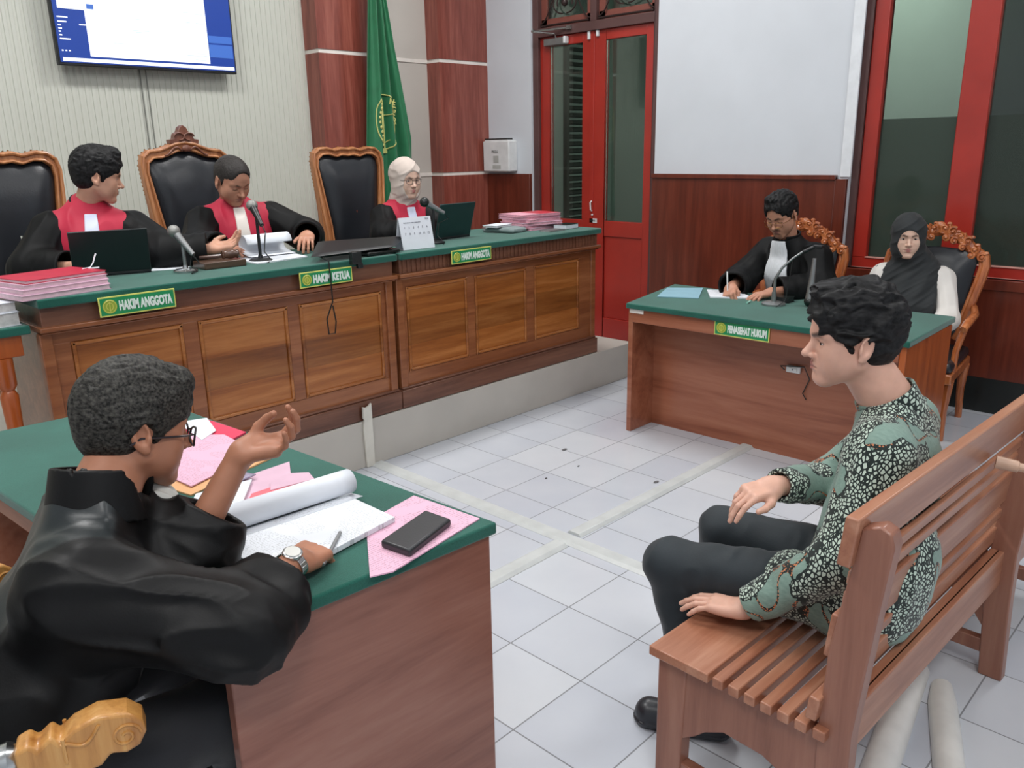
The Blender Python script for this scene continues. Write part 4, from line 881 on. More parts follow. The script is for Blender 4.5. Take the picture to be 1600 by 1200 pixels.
def carved_chair(label, loc_, rz):
    """faces local -y; leather back in a carved frame"""
    t = thing('carved_chair', label, 'chair', (0, 0, 0), 'carved orange wooden chairs')
    rnd = random.Random(11); lean = lambda z: (z - 0.45) * 0.14
    side = [(0.17, 0.50), (0.205, 0.62), (0.235, 0.76), (0.262, 0.88), (0.272, 0.95), (0.262, 1.00), (0.235, 1.015)]
    topc = [(0.235, 1.015), (0.19, 1.04), (0.15, 1.085), (0.10, 1.115), (0.05, 1.135), (0.0, 1.15)]
    for sx in (-1, 1):
        k = MB(); k.tube([(sx * x, lean(z), z) for x, z in side], [0.022, 0.024, 0.026, 0.028, 0.028, 0.030, 0.032], 10)
        k.tube([(sx * (x - 0.025), lean(z) - 0.012, z) for x, z in side[1:]], 0.009, 8); k.build('side_frame', M['carved'], t, smooth=True)
    k = MB()
    for sx in (-1, 1):
        k.tube([(sx * x, lean(z), z) for x, z in topc], [0.030, 0.034, 0.036, 0.036, 0.034, 0.034], 10)
        for (x, z, r_, tw) in [(0.250, 1.000, 0.026, 1), (0.205, 1.045, 0.026, -1), (0.165, 1.090, 0.028, 1), (0.120, 1.120, 0.027, -1), (0.075, 1.145, 0.029, 1), (0.03, 1.165, 0.030, -1), (0.09, 1.09, 0.022, 1), (0.04, 1.11, 0.022, -1), (0.14, 1.055, 0.020, 1), (0.19, 1.01, 0.018, -1)]:
            pts = []
            for i in range(18): a = i * 0.52 * tw + 0.8; q = r_ * (1 - i / 20); pts.append((sx * (x + q * math.cos(a)), lean(z) - 0.026 - 0.012 * (i / 18), z + q * math.sin(a)))
            k.tube(pts, [0.0105 - 0.0004 * i for i in range(18)], 7)
            k.ball((sx * x, lean(z) - 0.036, z), (0.010, 0.010, 0.010), 8)
            a = rnd.uniform(0, 3); k.ball((sx * (x + 0.02 * math.cos(a)), lean(z) - 0.018, z + 0.026), (0.016, 0.014, 0.012), 8)
    k.ball((0, lean(1.17) - 0.02, 1.175), (0.032, 0.02, 0.03), 10); k.build('carved_crest', M['carved'], t, smooth=True)
    k = MB()
    def pad(u, v):
        x = (u - 0.5) * 2; z = 0.52 + v * 0.50; wd = 0.175 + 0.055 * v; e = 0.03 * math.sin(v * math.pi) ; b = (1 - abs(x) ** 4) * (1 - (2 * v - 1) ** 6)
        return (x * wd, lean(z) - 0.012 - 0.055 * b, z + (0.03 * (1 - x * x) if v > 0.9 else 0))
    k.grid(pad, 16, 16); k.grid(lambda u, v: (pad(u, v)[0], lean(pad(u, v)[2]) + 0.012, pad(u, v)[2]), 4, 4); k.build('leather_back', M['leather'], t, smooth=True, angle=100)
    k = MB(); k.box(-0.26, -0.50, 0.40, 0.26, 0.02, 0.47); k.build('seat', M['leather'], t, bevel=0.03, seg=3)
    k = MB(); k.box(-0.265, -0.50, 0.345, 0.265, 0.03, 0.405); k.build('seat_rail', M['carved'], t, bevel=0.008)
    for sx in (-1, 1):
        for y0, y1 in ((-0.46, -0.43), (0.05, 0.0)): k = MB(); k.tube([(sx * 0.24, y0, 0.0), (sx * 0.235, (y0 + y1) / 2, 0.18), (sx * 0.24, y1, 0.36)], [0.020, 0.022, 0.032], 10); k.build('leg', M['carved'], t, smooth=True)
        k = MB(); k.tube([(sx * 0.245, 0.05, 0.70), (sx * 0.285, -0.14, 0.69), (sx * 0.285, -0.34, 0.68), (sx * 0.275, -0.40, 0.65)], [0.02, 0.022, 0.024, 0.02], 10); k.tube([(sx * 0.28, -0.35, 0.67), (sx * 0.25, -0.38, 0.52), (sx * 0.25, -0.40, 0.40)], 0.018, 10); k.build('armrest', M['carved'], t, smooth=True)
    t.location = loc_; t.scale = (0.95, 1, 0.945); t.rotation_euler = (0, 0, math.radians(rz)); return t
carved_chair('carved orange wooden chair with black leather behind the woman in black headscarf', (2.50, -1.635, 0), -84)
carved_chair('carved orange wooden chair partly hidden behind the lawyer', (2.34, -0.90, 0), -80)
# prosecutor's chair: only its carved near arm shows
t = thing('armchair', 'chair with gold carved arm scroll and steel tube under the man in the foreground', 'chair', (-2.5, -1.62, 0))
k = MB(); k.box(-2.72, -1.90, 0.38, -2.20, -1.34, 0.45); k.build('seat', M['leather'], t, bevel=0.03, seg=3)
k = MB(); k.box(-2.80, -1.88, 0.45, -2.73, -1.36, 1.05); k.build('backrest', M['leather'], t, bevel=0.03, seg=3)
for x in (-2.68, -2.26):
    for y in (-1.86, -1.38): MB().tube([(x, y, 0), (x, y, 0.39)], [0.018, 0.028], 10).build('leg', M['goldwood'], t, smooth=True)
def scroll_arm(sy, y0, name='armrest'):
    fwd = Vector((0.93, -0.36 * sy, 0)).normalized(); P0 = Vector((-2.225, y0, 0.715)); up = Vector((0, 0, 1)); sd = Vector((-fwd.y, fwd.x, 0))
    prof = [(-0.165, -0.028), (-0.165, 0.022), (-0.145, 0.030), (-0.135, 0.018), (-0.115, 0.034), (-0.105, 0.020), (-0.085, 0.036), (-0.05, 0.047), (-0.01, 0.040), (0.010, 0.020), (0.013, -0.002), (0.002, -0.022), (-0.018, -0.030), (-0.040, -0.024), (-0.055, -0.040), (-0.085, -0.046), (-0.12, -0.036)]
    k = MB(); k.extr([P0 + fwd * a + up * b - sd * 0.024 for a, b in prof], sd * 0.048)
    o = k.build(name, M['goldwood'], t, bevel=0.006, seg=3)
    k = MB()
    for e in (-1, 1):
        c = P0 + fwd * -0.016 + up * 0.002 + sd * 0.024 * e
        k.tube([c + fwd * (0.022 * (1 - i / 26) * math.cos(i * 0.42)) + up * (0.022 * (1 - i / 26) * math.sin(i * 0.42)) for i in range(22)], 0.0028, 6)
        k.tube([P0 + fwd * (-0.05 - 0.006 * i) + up * (0.034 - 0.0035 * i - 0.014 * math.sin(i * 0.5)) + sd * 0.025 * e for i in range(10)], 0.0026, 6)
        k.tube([P0 + fwd * (-0.10) + up * (0.026 - 0.006 * i) + sd * 0.025 * e for i in range(8)], 0.003, 6)
    k.build('scroll_carving', M['goldwood'], o, smooth=True)
    k = MB(); k.tube([P0 + fwd * -0.165, P0 + fwd * -0.175, P0 + fwd * -0.19, P0 + fwd * -0.23, P0 + fwd * -0.40 - up * 0.02], [0.020, 0.027, 0.024, 0.028, 0.030], 16); k.build('steel_tube', M['chrome'], t, smooth=True)
    k = MB(); k.tube([P0 + fwd * -0.13 - up * 0.03, P0 + fwd * -0.12 - up * 0.31], [0.020, 0.024], 10); k.build('arm_post', M['goldwood'], t, smooth=True)
scroll_arm(1, -1.975); scroll_arm(-1, -1.28)

# ================================================================ THINGS ON THE DESKS
def slab(k, c, wd, dp, h, rz, mi=0): return k.obox((c[0], c[1], c[2] + h / 2), (wd, dp, h), rz, mi=mi)
def folder(name, label, cat, c, wd, dp, h, rz, mat, group=None, edge=None):
    """cover, paper block, cover"""
    e = edge or M['paperedge']; k = MB(); q = min(0.0025, h * 0.3); slab(k, (c[0], c[1], c[2]), wd, dp, q, rz); slab(k, (c[0], c[1], c[2] + q), wd - 0.006, dp - 0.008, h - 2 * q, rz, 1); slab(k, (c[0], c[1], c[2] + h - q), wd, dp, q, rz)
    o = k.build(name, [mat, e]); return tag(o, label, cat, group)
DZ1 = 1.0825
# stack of case files at the left end of the judges' desk
G = 'red and pink case files at the left end of the judges\' desk'
fs = [('bottom file of the pink stack at the left end, pink covered', M['palepink'], 0.020), ('second file of the stack at the left end, pink edged', M['palepink'], 0.018), ('third file of the left end stack, pale pages under the red one', M['palepink'], 0.016), ('bright red folder on top of the stack beside the leftmost laptop', M['redfolder'], 0.014)]
z = DZ1
for i, (lb, mt, h) in enumerate(fs):
    folder('case_file', lb, 'folder', (-1.575 + 0.004 * i, 0.275 + 0.012 * i, z), 0.335 - 0.006 * i, 0.24, h, math.radians(9 + i), mt, G, plain('pinkish pages %d' % i, srgb(218, 190, 198), 0.6, var=0.1, nscale=40)); z += h + 0.0004
k = MB(); p0 = Vector((-1.435, 0.335, DZ1 + 0.070)); k.tube([p0, p0 + Vector((0.03, -0.005, 0.004)), p0 + Vector((0.045, 0, 0.02)), p0 + Vector((0.055, 0.0, 0.045)), p0 + Vector((0.06, 0, 0.055))], [0.004, 0.004, 0.005, 0.006, 0.006], 8, flat=0.4); k.tube([p0 + Vector((0.02, -0.01, 0.0)), p0 + Vector((0.06, -0.015, 0.0))], 0.003, 6)
tag(k.build('file_ribbon', M['paperblank'], smooth=True), 'curled white ribbon tie on the bright red folder', 'ribbon')
# papers on the side table
for i, (lb, h) in enumerate((('lower white paper stack wrapped in plastic at the left edge', 0.05), ('upper white paper stack at the left edge of the picture', 0.035))):
    folder('paper_stack', lb, 'paper stack', (-1.865 - 0.01 * i, 0.30, 0.9885 + 0.0505 * i), 0.27, 0.22, h, 0.12 + 0.1 * i, M['paperblank'], 'paper stacks on the side table')
def laptop(label, c, wd, lidh, rz, tilt, lidmat):
    """c: centre of the hinge line on the desk; lid back faces local -y"""
    t = thing('laptop', label, 'laptop', (0, 0, 0), 'laptops on the judges\' desk')
    MB().box(-wd / 2, 0, 0, wd / 2, 0.21, 0.016).build('base', M['blackplastic'], t, bevel=0.004)
    MB().box(-wd / 2 + 0.015, 0.02, 0.016, wd / 2 - 0.015, 0.13, 0.0175).build('keyboard', M['black'], t)
    k = MB(); R = Matrix.Rotation(-tilt, 3, 'X'); k.obox(Vector((0, 0, 0.012)) + R @ Vector((0, 0, lidh / 2)), (wd, 0.009, lidh), rx=-tilt) if False else None
    s_, c_ = math.sin(tilt), math.cos(tilt); k.extr([(-wd / 2, 0, 0.012), (wd / 2, 0, 0.012), (wd / 2, -s_ * lidh, 0.012 + c_ * lidh), (-wd / 2, -s_ * lidh, 0.012 + c_ * lidh)], (0, 0.008, 0.003)); k.build('lid', lidmat, t, bevel=0.003)
    k = MB(); k.extr([(-wd / 2 + 0.01, 0.0085 - s_ * 0.012, 0.03), (wd / 2 - 0.01, 0.0085 - s_ * 0.012, 0.03), (wd / 2 - 0.01, 0.0085 - s_ * (lidh - 0.01), 0.012 + c_ * (lidh - 0.01)), (-wd / 2 + 0.01, 0.0085 - s_ * (lidh - 0.01), 0.012 + c_ * (lidh - 0.01))], (0, 0.001, 0)); k.build('screen', M['scr_grey'], t)
    t.location = c; t.rotation_euler = (0, 0, rz); return t
laptop('black laptop seen from behind in front of the leftmost judge', (-1.235, 0.565, DZ1), 0.310, 0.190, math.radians(-16), math.radians(14), M['laptop'])
laptop('dark green-black laptop in front of the judge in a beige headscarf', (0.665, 0.455, DZ1), 0.30, 0.20, math.radians(5), math.radians(16), plain('laptop lid green black', srgb(30, 52, 52), 0.35))
def table_mic(label, c, H, tilt_dir, head, basemat, stemmat, rb=0.055, grille=None):
    t = thing('microphone', label, 'microphone', c, 'table microphones')
    c = Vector(c); k = MB(); k.lathe(c, [(rb, 0), (rb, 0.008), (rb * 0.8, 0.014), (0.012, 0.018), (0.010, 0.03)], 28); k.build('base', basemat, t, smooth=True, angle=40)
    top = c + Vector((0, 0, H)); k = MB(); k.tube([c + Vector((0, 0, 0.015)), top], 0.0075, 10); k.build('stem', stemmat, t, smooth=True)
    d = Vector(head).normalized(); k = MB(); a = top - d * 0.075; k.tube([a, a + d * 0.02, a + d * 0.105, a + d * 0.112], [0.011, 0.012, 0.018, 0.019], 14); b = k.build('body', stemmat if grille is None else M['greymetal'], t, smooth=True, angle=60)
    k = MB(); k.ball(a + d * 0.132, 0.0275, 16); k.build('grille', grille or M['micgrille'], t, smooth=True)
    k = MB(); k.tube([a, a - d * 0.02 + Vector((0.01, 0, -0.02)), c + Vector((0.03, -0.01, H * 0.55)), c + Vector((0.018, -0.01, H * 0.2)), c + Vector((0.03, -0.05, 0.004)), c + Vector((-0.02, -0.10, 0.004))], 0.0028, 6); k.build('cord', M['black'], t, smooth=True)
    return t
table_mic('silver-headed microphone on a round chrome base near the leftmost judge', (-0.985, 0.40, DZ1), 0.135, None, (-0.30, 0.55, 0.75), M['chrome'], M['greymetal'], 0.052)
table_mic('silver-headed microphone on a black stem in front of the middle judge', (-0.585, 0.455, DZ1), 0.225, None, (0.10, 0.7, 0.62), M['blackplastic'], M['blackplastic'], 0.056)
t = table_mic('black microphone pointing left in front of the judge in a beige headscarf', (0.43, 0.35, DZ1), 0.20, None, (-0.75, 0.25, 0.45), M['blackplastic'], M['blackplastic'], 0.06, M['black'])
# wooden block with gavel
t = thing('gavel_block', 'dark wooden gavel block in front of the two left judges', 'block', (-0.80, 0.45, DZ1))
k = MB(); k.obox((-0.805, 0.435, DZ1 + 0.016), (0.20, 0.13, 0.032), math.radians(-2)); k.build('block', wood('dark block wood', srgb(54, 38, 28), srgb(78, 56, 42), srgb(96, 72, 56), 'X', 0.3), t, bevel=0.004)
t = thing('gavel', 'dark wooden gavel lying on the block between the two left judges', 'gavel', (-0.78, 0.44, DZ1 + 0.034))
dkw = wood('gavel wood', srgb(52, 34, 28), srgb(84, 58, 46), srgb(120, 90, 74), 'X', 0.25)
k = MB(); k.lathe((-0.795, 0.425, DZ1 + 0.055), [(0.018, 0), (0.022, 0.006), (0.018, 0.014), (0.021, 0.03), (0.021, 0.045), (0.018, 0.061), (0.022, 0.069), (0.018, 0.075)], 16, axis=(0.95, -0.2, 0)); k.build('head', dkw, t, smooth=True, angle=50)
k = MB(); k.tube([(-0.76, 0.42, DZ1 + 0.052), (-0.80, 0.47, DZ1 + 0.045), (-0.87, 0.50, DZ1 + 0.043)], [0.007, 0.009, 0.008], 10); k.build('handle', dkw, t, smooth=True)
# papers by the middle judge
def sheet(name, label, cat, pts, z, mat, th=0.0012, group=None, bevel=0):
    k = MB(); k.prism(pts, z, z + th); return tag(k.build(name, mat, bevel=bevel), label, cat, group)
sheet('paper_sheet', 'white sheet on the felt between laptop and gavel block', 'paper', [(-1.08, 0.56), (-0.93, 0.50), (-0.82, 0.66), (-0.98, 0.72)], DZ1, M['paper'], group='sheets on the judges\' desk')
sheet('paper_sheet', 'white sheets under the hands of the middle judge', 'paper', [(-0.66, 0.36), (-0.36, 0.40), (-0.32, 0.66), (-0.64, 0.64)], DZ1, M['paper'], 0.006, 'sheets on the judges\' desk')
t = thing('paper_roll', 'white pages curled over in front of the middle judge', 'papers', (-0.40, 0.62, DZ1 + 0.007))
k = MB()
def roll(u, v):
    a = u * 4.9 - 1.2; r_ = 0.048 - 0.004 * u
    if u < 0.25: q = u / 0.25; return (-0.62 + 0.035 + v * 0.25, 0.545 + 0.08 * q, DZ1 + 0.012 + 0.015 * q * q)
    a = (u - 0.25) / 0.75 * 4.6 - 1.5; return (-0.585 + v * 0.25, 0.615 + math.cos(a) * 0.042, DZ1 + 0.068 + math.sin(a) * 0.045)
k.grid(roll, 40, 6); k.build('curled_page', M['paperblank'], t, smooth=True, solid=0.002, angle=100)
# tilted monitor seen from behind
t = thing('monitor', 'black flat monitor tilted far back beside the HAKIM KETUA sign', 'monitor', (-0.05, 0.33, DZ1))
k = MB()
MC = [Vector((-0.49, 0.165, DZ1 + 0.030)), Vector((0.0, 0.150, DZ1 + 0.036)), Vector((0.165, 0.285, DZ1 + 0.066)), Vector((-0.31, 0.375, DZ1 + 0.074))]
def mon(u, v, top):
    p = (MC[0] * (1 - u) + MC[1] * u) * (1 - v) + (MC[3] * (1 - u) + MC[2] * u) * v; e = min(1, 8 * min(u, 1 - u)) * min(1, 6 * min(v, 1 - v))
    return p + Vector((0, 0, 0.007 * (1 if e > 0 else 0) if top else -0.020 * e))
k.grid(lambda u, v: mon(u, v, False), 16, 12); k.grid(lambda u, v: mon(u, v, True), 16, 12)
k.build('housing', M['blackplastic'], t, smooth=True, angle=60)
k = MB(); k.obox((-0.07, 0.235, DZ1 + 0.012), (0.22, 0.15, 0.02), 0.1); k.obox((-0.10, 0.26, DZ1 + 0.02), (0.10, 0.06, 0.03), 0.1); k.build('stand', M['black'], t, bevel=0.006)
k = MB(); k.tube([(-0.43, 0.20, DZ1 + 0.03), (-0.425, 0.118, DZ1 + 0.01), (-0.425, 0.112, 1.0), (-0.42, 0.118, 0.90), (-0.455, 0.125, 0.82), (-0.45, 0.125, 0.745), (-0.415, 0.125, 0.745), (-0.405, 0.125, 0.80), (-0.42, 0.12, 0.88)], 0.0035, 8); k.build('cable', M['black'], t, smooth=True)
k = MB(); k.obox((-0.255, 0.112, DZ1 - 0.03), (0.03, 0.02, 0.025)); k.obox((-0.275, 0.115, DZ1 + 0.01), (0.055, 0.03, 0.06)); k.build('clamp', M['black'], t, bevel=0.003)
# standing desk calendar
t = thing('desk_calendar', 'white standing desk calendar beside the tilted black monitor', 'calendar', (0.2, 0.21, DZ1))
k = MB(); fl_ = math.radians(-6); C0 = Vector((0.200, 0.205, DZ1)); R3 = Matrix.Rotation(fl_, 3, 'Z')
def cp(x, y, z): return C0 + R3 @ Vector((x, y, z))
k.extr([cp(-0.10, 0, 0.002), cp(0.10, 0, 0.002), cp(0.10, 0.035, 0.165), cp(-0.10, 0.035, 0.165)], R3 @ Vector((0, 0.002, 0))); k.extr([cp(-0.10, 0.075, 0.002), cp(0.10, 0.075, 0.002), cp(0.10, 0.040, 0.165), cp(-0.10, 0.040, 0.165)], R3 @ Vector((0, 0.002, 0))); k.extr([cp(-0.10, 0, 0.001), cp(0.10, 0, 0.001), cp(0.10, 0.077, 0.001), cp(-0.10, 0.077, 0.001)], (0, 0, 0.001)); k.build('card', M['paperblank'], t)
ink = plain('calendar ink', srgb(120, 124, 136), 0.6); lns = [('2024', 0.062, 0.150, 0.012), ('SENIN SELASA RABU KAMIS JUMAT', -0.075, 0.136, 0.007)]
for rr_ in range(2):
    for cc_ in range(6): lns.append((str(rr_ * 6 + cc_ + 1), -0.075 + cc_ * 0.028, 0.108 - rr_ * 0.032, 0.016))
for bdy, x, z, sz in lns:
    text_mesh('date_text', bdy, sz, ink, cp(x, -0.0012 + 0.035 * z / 0.165, z), R3 @ Vector((1, 0, 0)), R3 @ Vector((0, 0.21, 0.978)), t, 0.0002, thick=0.0002)
# cloth and book pile, pink files, black book at the right end
folder('notebook', 'white notebook lying on the grey cloth beside the right laptop', 'notebook', (1.10, 0.52, DZ1 + 0.034), 0.17, 0.11, 0.012, 0.2, M['paperblank'])
gc = fabric('grey green folded cloth', srgb(112, 126, 126), 0.85, 0.2)
cl = make_mesh('folded_cloth', [nets(lambda P: smin(rbox(loc(P, (1.12, 0.48, DZ1 + 0.014), frame(100)), (0, 0, 0), (0.075, 0.12, 0.012), 0.01), rbox(loc(P, (1.13, 0.50, DZ1 + 0.025), frame(95)), (0, 0, 0), (0.055, 0.10, 0.008), 0.008), 0.01) - 0.004 * noise(P * A(20, 20, 60)), (0.93, 0.33, DZ1 - 0.02), (1.32, 0.64, DZ1 + 0.07), 0.005)], gc); tag(cl, 'grey-green folded cloth beside the dark green laptop', 'cloth')
G = 'pink case files at the right end of the judges\' desk'; z = DZ1
lbs = ['pink file at the very bottom of the right-hand pile', 'pink file second from the bottom of the right-hand pile', 'pink file in the middle of the right-hand pile', 'pink file third from the top of the right-hand pile', 'pink file just under the top of the right-hand pile', 'pink file with red corner on top of the right-hand pile']
for i, lb in enumerate(lbs):
    h = (0.016, 0.014, 0.018, 0.018, 0.016, 0.014)[i]
    folder('case_file', lb, 'folder', (1.395 + (0.012, -0.008, -0.01, 0.008, 0.0, -0.008)[i], 0.505 + (0, 0.01, -0.015, 0.0, 0.01, 0.0)[i], z), 0.335, 0.235, h, math.radians((6, 3, -8, 5, -3, -6)[i]), M['pinkfolder'] if i % 2 else M['palepink'], G, plain('rosy pages %d' % i, srgb(222, 170, 182), 0.6, var=0.15, nscale=50)); z += h + 0.0006
MB().obox((1.465, 0.49, z + 0.0008), (0.16, 0.20, 0.0016), math.radians(-6)).build('red_corner', plain('glossy red cover', srgb(206, 60, 74), 0.3), None); tag(bpy.data.objects['red_corner'], 'glossy red cover sheet on the right-hand pink pile', 'cover')
folder('book', 'black-covered thick book at the right end of the judges\' desk', 'book', (1.515, 0.305, DZ1), 0.15, 0.10, 0.030, 0.12, M['black'], None, M['paperblank'])
folder('phone', 'flat grey tablet lying beside the black book', 'tablet', (1.335, 0.265, DZ1), 0.16, 0.085, 0.010, 0.10, M['greymetal'])
# ---- lawyer desk
z = 0.7525
sheet('folder', 'light blue folder on the left end of the lawyer desk', 'folder', [(1.315, -0.545), (1.60, -0.425), (1.72, -0.600), (1.41, -0.760)], z, M['bluefolder'], 0.006, bevel=0.001)
t = sheet('notebook', 'open white notebook the lawyer writes in', 'notebook', [(1.465, -0.800), (1.665, -0.660), (1.745, -0.80), (1.585, -1.005)], z, M['paper'], 0.010, bevel=0.001)
k = MB(); p = V3((1.545, -0.865, 0.768)); d_ = nrm(np.array([0.30, 0.25, 0.92])); k.tube([tuple(p), tuple(p + d_ * 0.012), tuple(p + d_ * 0.135)], [0.0012, 0.004, 0.0045], 8)
tag(k.build('pen', M['whiteplastic'], smooth=True), 'white pen held by the writing lawyer', 'pen')
k = MB(); k.tube([(1.435, -1.045, z + 0.006), (1.50, -1.03, z + 0.006)], 0.005, 8); tag(k.build('pen', plain('mint plastic', srgb(150, 208, 190), 0.3), smooth=True), 'short mint-coloured marker on the lawyer desk', 'pen')
t = thing('gooseneck_microphone', 'grey gooseneck microphone standing on the lawyer desk', 'microphone', (1.50, -1.165, z)); c = Vector((1.50, -1.165, z))
k = MB(); k.lathe(c, [(0.062, 0), (0.062, 0.010), (0.05, 0.016), (0.013, 0.02), (0.012, 0.07)], 28); k.build('base', M['greymetal'], t, smooth=True, angle=40)
neck_ = [c + Vector((0, 0, 0.06)), c + Vector((0.0, 0.0, 0.14)), c + Vector((0.01, -0.03, 0.20)), c + Vector((0.03, -0.075, 0.25)), c + Vector((0.05, -0.115, 0.285)), c + Vector((0.06, -0.14, 0.30))]
k = MB(); k.tube(neck_, [0.009, 0.008, 0.007, 0.006, 0.006, 0.006], 10); k.build('gooseneck', M['greymetal'], t, smooth=True)
k = MB(); k.tube([neck_[4] + Vector((0.0, -0.005, 0.0)), neck_[5] + Vector((0.015, -0.025, 0.012))], 0.010, 12); k.obox(neck_[5] + Vector((0.022, -0.045, 0.014)), (0.03, 0.05, 0.016)); k.build('head', M['blackplastic'], t, bevel=0.003)
k = MB(); k.tube([neck_[3], c + Vector((0.02, -0.07, 0.14)), c + Vector((0.0, -0.065, 0.03)), c + Vector((-0.07, -0.05, 0.004))], 0.0025, 6); k.build('cord', M['black'], t, smooth=True)
folder('dark_box', 'small dark box with white lid behind the gooseneck microphone', 'box', (1.62, -1.16, z), 0.075, 0.10, 0.030, 0.0, M['black'], None, M['blackplastic'])
t = thing('hand_microphone', 'grey handheld microphone standing head down on the lawyer desk', 'microphone', (1.56, -1.335, z)); c = Vector((1.56, -1.335, z))
k = MB(); k.ball(c + Vector((0, 0, 0.028)), 0.0275, 16); k.build('grille', M['black'], t, smooth=True)
k = MB(); k.tube([c + Vector((0, 0, 0.045)), c + Vector((0, 0, 0.06)), c + Vector((0.003, -0.006, 0.19)), c + Vector((0.004, -0.008, 0.255))], [0.022, 0.020, 0.013, 0.010], 14); k.build('body', M['greymetal'], t, smooth=True)
# ---- prosecutor desk
z = 0.7625
G = 'papers and folders on the near desk'
def P2(u, v): return (u, v)
sheet('envelope', 'orange-brown envelope under the pink forms on the near desk', 'envelope', [(-1.80, -1.28), (-1.53, -1.20), (-1.545, -1.12), (-1.62, -1.03), (-1.84, -1.10)], z, M['orangepaper'], 0.004, G)
sheet('folder', 'red folder at the far end of the near desk', 'folder', [(-1.62, -1.02), (-1.47, -0.95), (-1.49, -0.74), (-1.66, -0.80)], z, plain('deep pink folder', srgb(214, 62, 92), 0.5), 0.006, G)
sheet('form', 'large pink form sheets near the far end of the near desk', 'paper', [(-1.78, -1.24), (-1.54, -1.15), (-1.53, -0.93), (-1.62, -0.83), (-1.80, -0.95)], z + 0.0065, M['pinkpaper'], 0.003, G)
sheet('form', 'white slip lying at the far end of the near desk', 'paper', [(-1.60, -0.93), (-1.53, -0.88), (-1.49, -0.74), (-1.575, -0.71)], z + 0.0100, M['paperblank'], 0.001, G)
k = MB(); k.tube([(-1.555 + 0.045 * math.cos(i * 0.32), -1.13 + 0.07 * math.sin(i * 0.32), z + 0.012) for i in range(21)], 0.004, 6); tag(k.build('band', plain('green band', srgb(48, 112, 96), 0.5), smooth=True), 'looped green band on the felt behind the raised hand', 'band')
sheet('envelope', 'pale pink envelope folder in the middle of the near desk', 'folder', [(-1.79, -1.47), (-1.60, -1.42), (-1.515, -1.27), (-1.71, -1.28)], z, M['palepink'], 0.006, G)
sheet('folder', 'coral folder sticking out beside the rolled white pages', 'folder', [(-1.83, -1.55), (-1.58, -1.56), (-1.545, -1.44), (-1.60, -1.40), (-1.70, -1.40)], z + 0.0065, M['coral'], 0.003, G)
sheet('envelope', 'pale pink flap between envelope and rolled pages', 'folder', [(-1.66, -1.42), (-1.545, -1.44), (-1.53, -1.39), (-1.57, -1.355), (-1.63, -1.37)], z + 0.0098, M['palepink'], 0.0016, G)
sheet('document', 'stapled white sheets under the raised forearm', 'papers', [(-1.92, -1.47), (-1.76, -1.46), (-1.66, -1.33), (-1.80, -1.31)], z + 0.0100, M['paper'], 0.006, G)
k = MB(); k.grid(lambda u, v: (-1.73 + 0.09 * u - 0.02 * v, -1.335 + 0.055 * v + 0.02 * u, z + 0.018 + 0.012 * math.sin(u * 3.1) * v), 12, 6); tag(k.build('grey_pouch', plain('grey plastic pouch', srgb(150, 140, 162), 0.4), smooth=True, solid=0.003), 'small grey plastic pouch on the stapled sheets', 'pouch')
sheet('form', 'pink printed forms under the black wallet on the near desk', 'papers', [(-1.745, -1.945), (-1.700, -1.962), (-1.412, -1.915), (-1.43, -1.70), (-1.60, -1.735)], z, M['pinkpaper'], 0.003, G)
t = thing('notebook', 'thick white document with front pages rolled back, lying open under the hand', 'document', (-1.7, -1.7, z))
th2 = math.radians(-62)
nb = [(-1.895, -1.585), (-1.885, -1.835), (-1.555, -1.785), (-1.555, -1.600)]
k = MB(); k.prism(nb, z + 0.0035, z + 0.016); k.build('page_block', M['paper'], t, bevel=0.001)
k = MB(); a0 = Vector((-1.895, -1.560, z + 0.042)); a1 = Vector((-1.535, -1.585, z + 0.042)); 
def rp(u, v):
    c = a0 + (a1 - a0) * v; r_ = 0.033 - 0.006 * u; a = -1.5 + u * 5.9; return (c.x + 0.0, c.y - math.sin(a) * 0 + math.cos(a) * r_, c.z + math.sin(a) * r_)
k.grid(rp, 40, 8); k.grid(lambda u, v: (a0.x + (a1.x - a0.x) * v, a0.y + (a1.y - a0.y) * v - 0.05 + 0.05 * u, z + 0.0165 - 0.006 * u), 6, 6); k.build('rolled_pages', M['paperblank'], t, smooth=True, solid=0.0015, angle=100)
k = MB(); wl = [(-1.655, -1.862), (-1.642, -1.945), (-1.482, -1.897), (-1.490, -1.815)]; k.prism([wl[0], wl[1], wl[2], wl[3]], z + 0.0032, z + 0.0215)
tag(k.build('wallet', plain('black wallet leather', srgb(44, 45, 48), 0.4, bump=0.1), bevel=0.006, seg=3), 'black flat wallet case lying on the pink forms', 'wallet')
k = MB(); k.tube([(-1.80, -1.865, z + 0.022), (-1.69, -1.765, z + 0.020)], 0.004, 8); tag(k.build('pen', M['greymetal'], smooth=True), 'thin grey pen under the fingers on the open document', 'pen')
# bolt tip through the bench rail
k = MB(); k.lathe((-0.335, -2.70, 0.79), [(0.017, 0), (0.015, 0.05), (0.011, 0.052), (0.011, 0.066)], 14, axis=(0.25, -0.96, -0.1)); tag(k.build('peg', plain('wood knob', srgb(196, 160, 136), 0.4), smooth=True, angle=40), 'pale round peg sticking out of the bench backrest', 'peg')
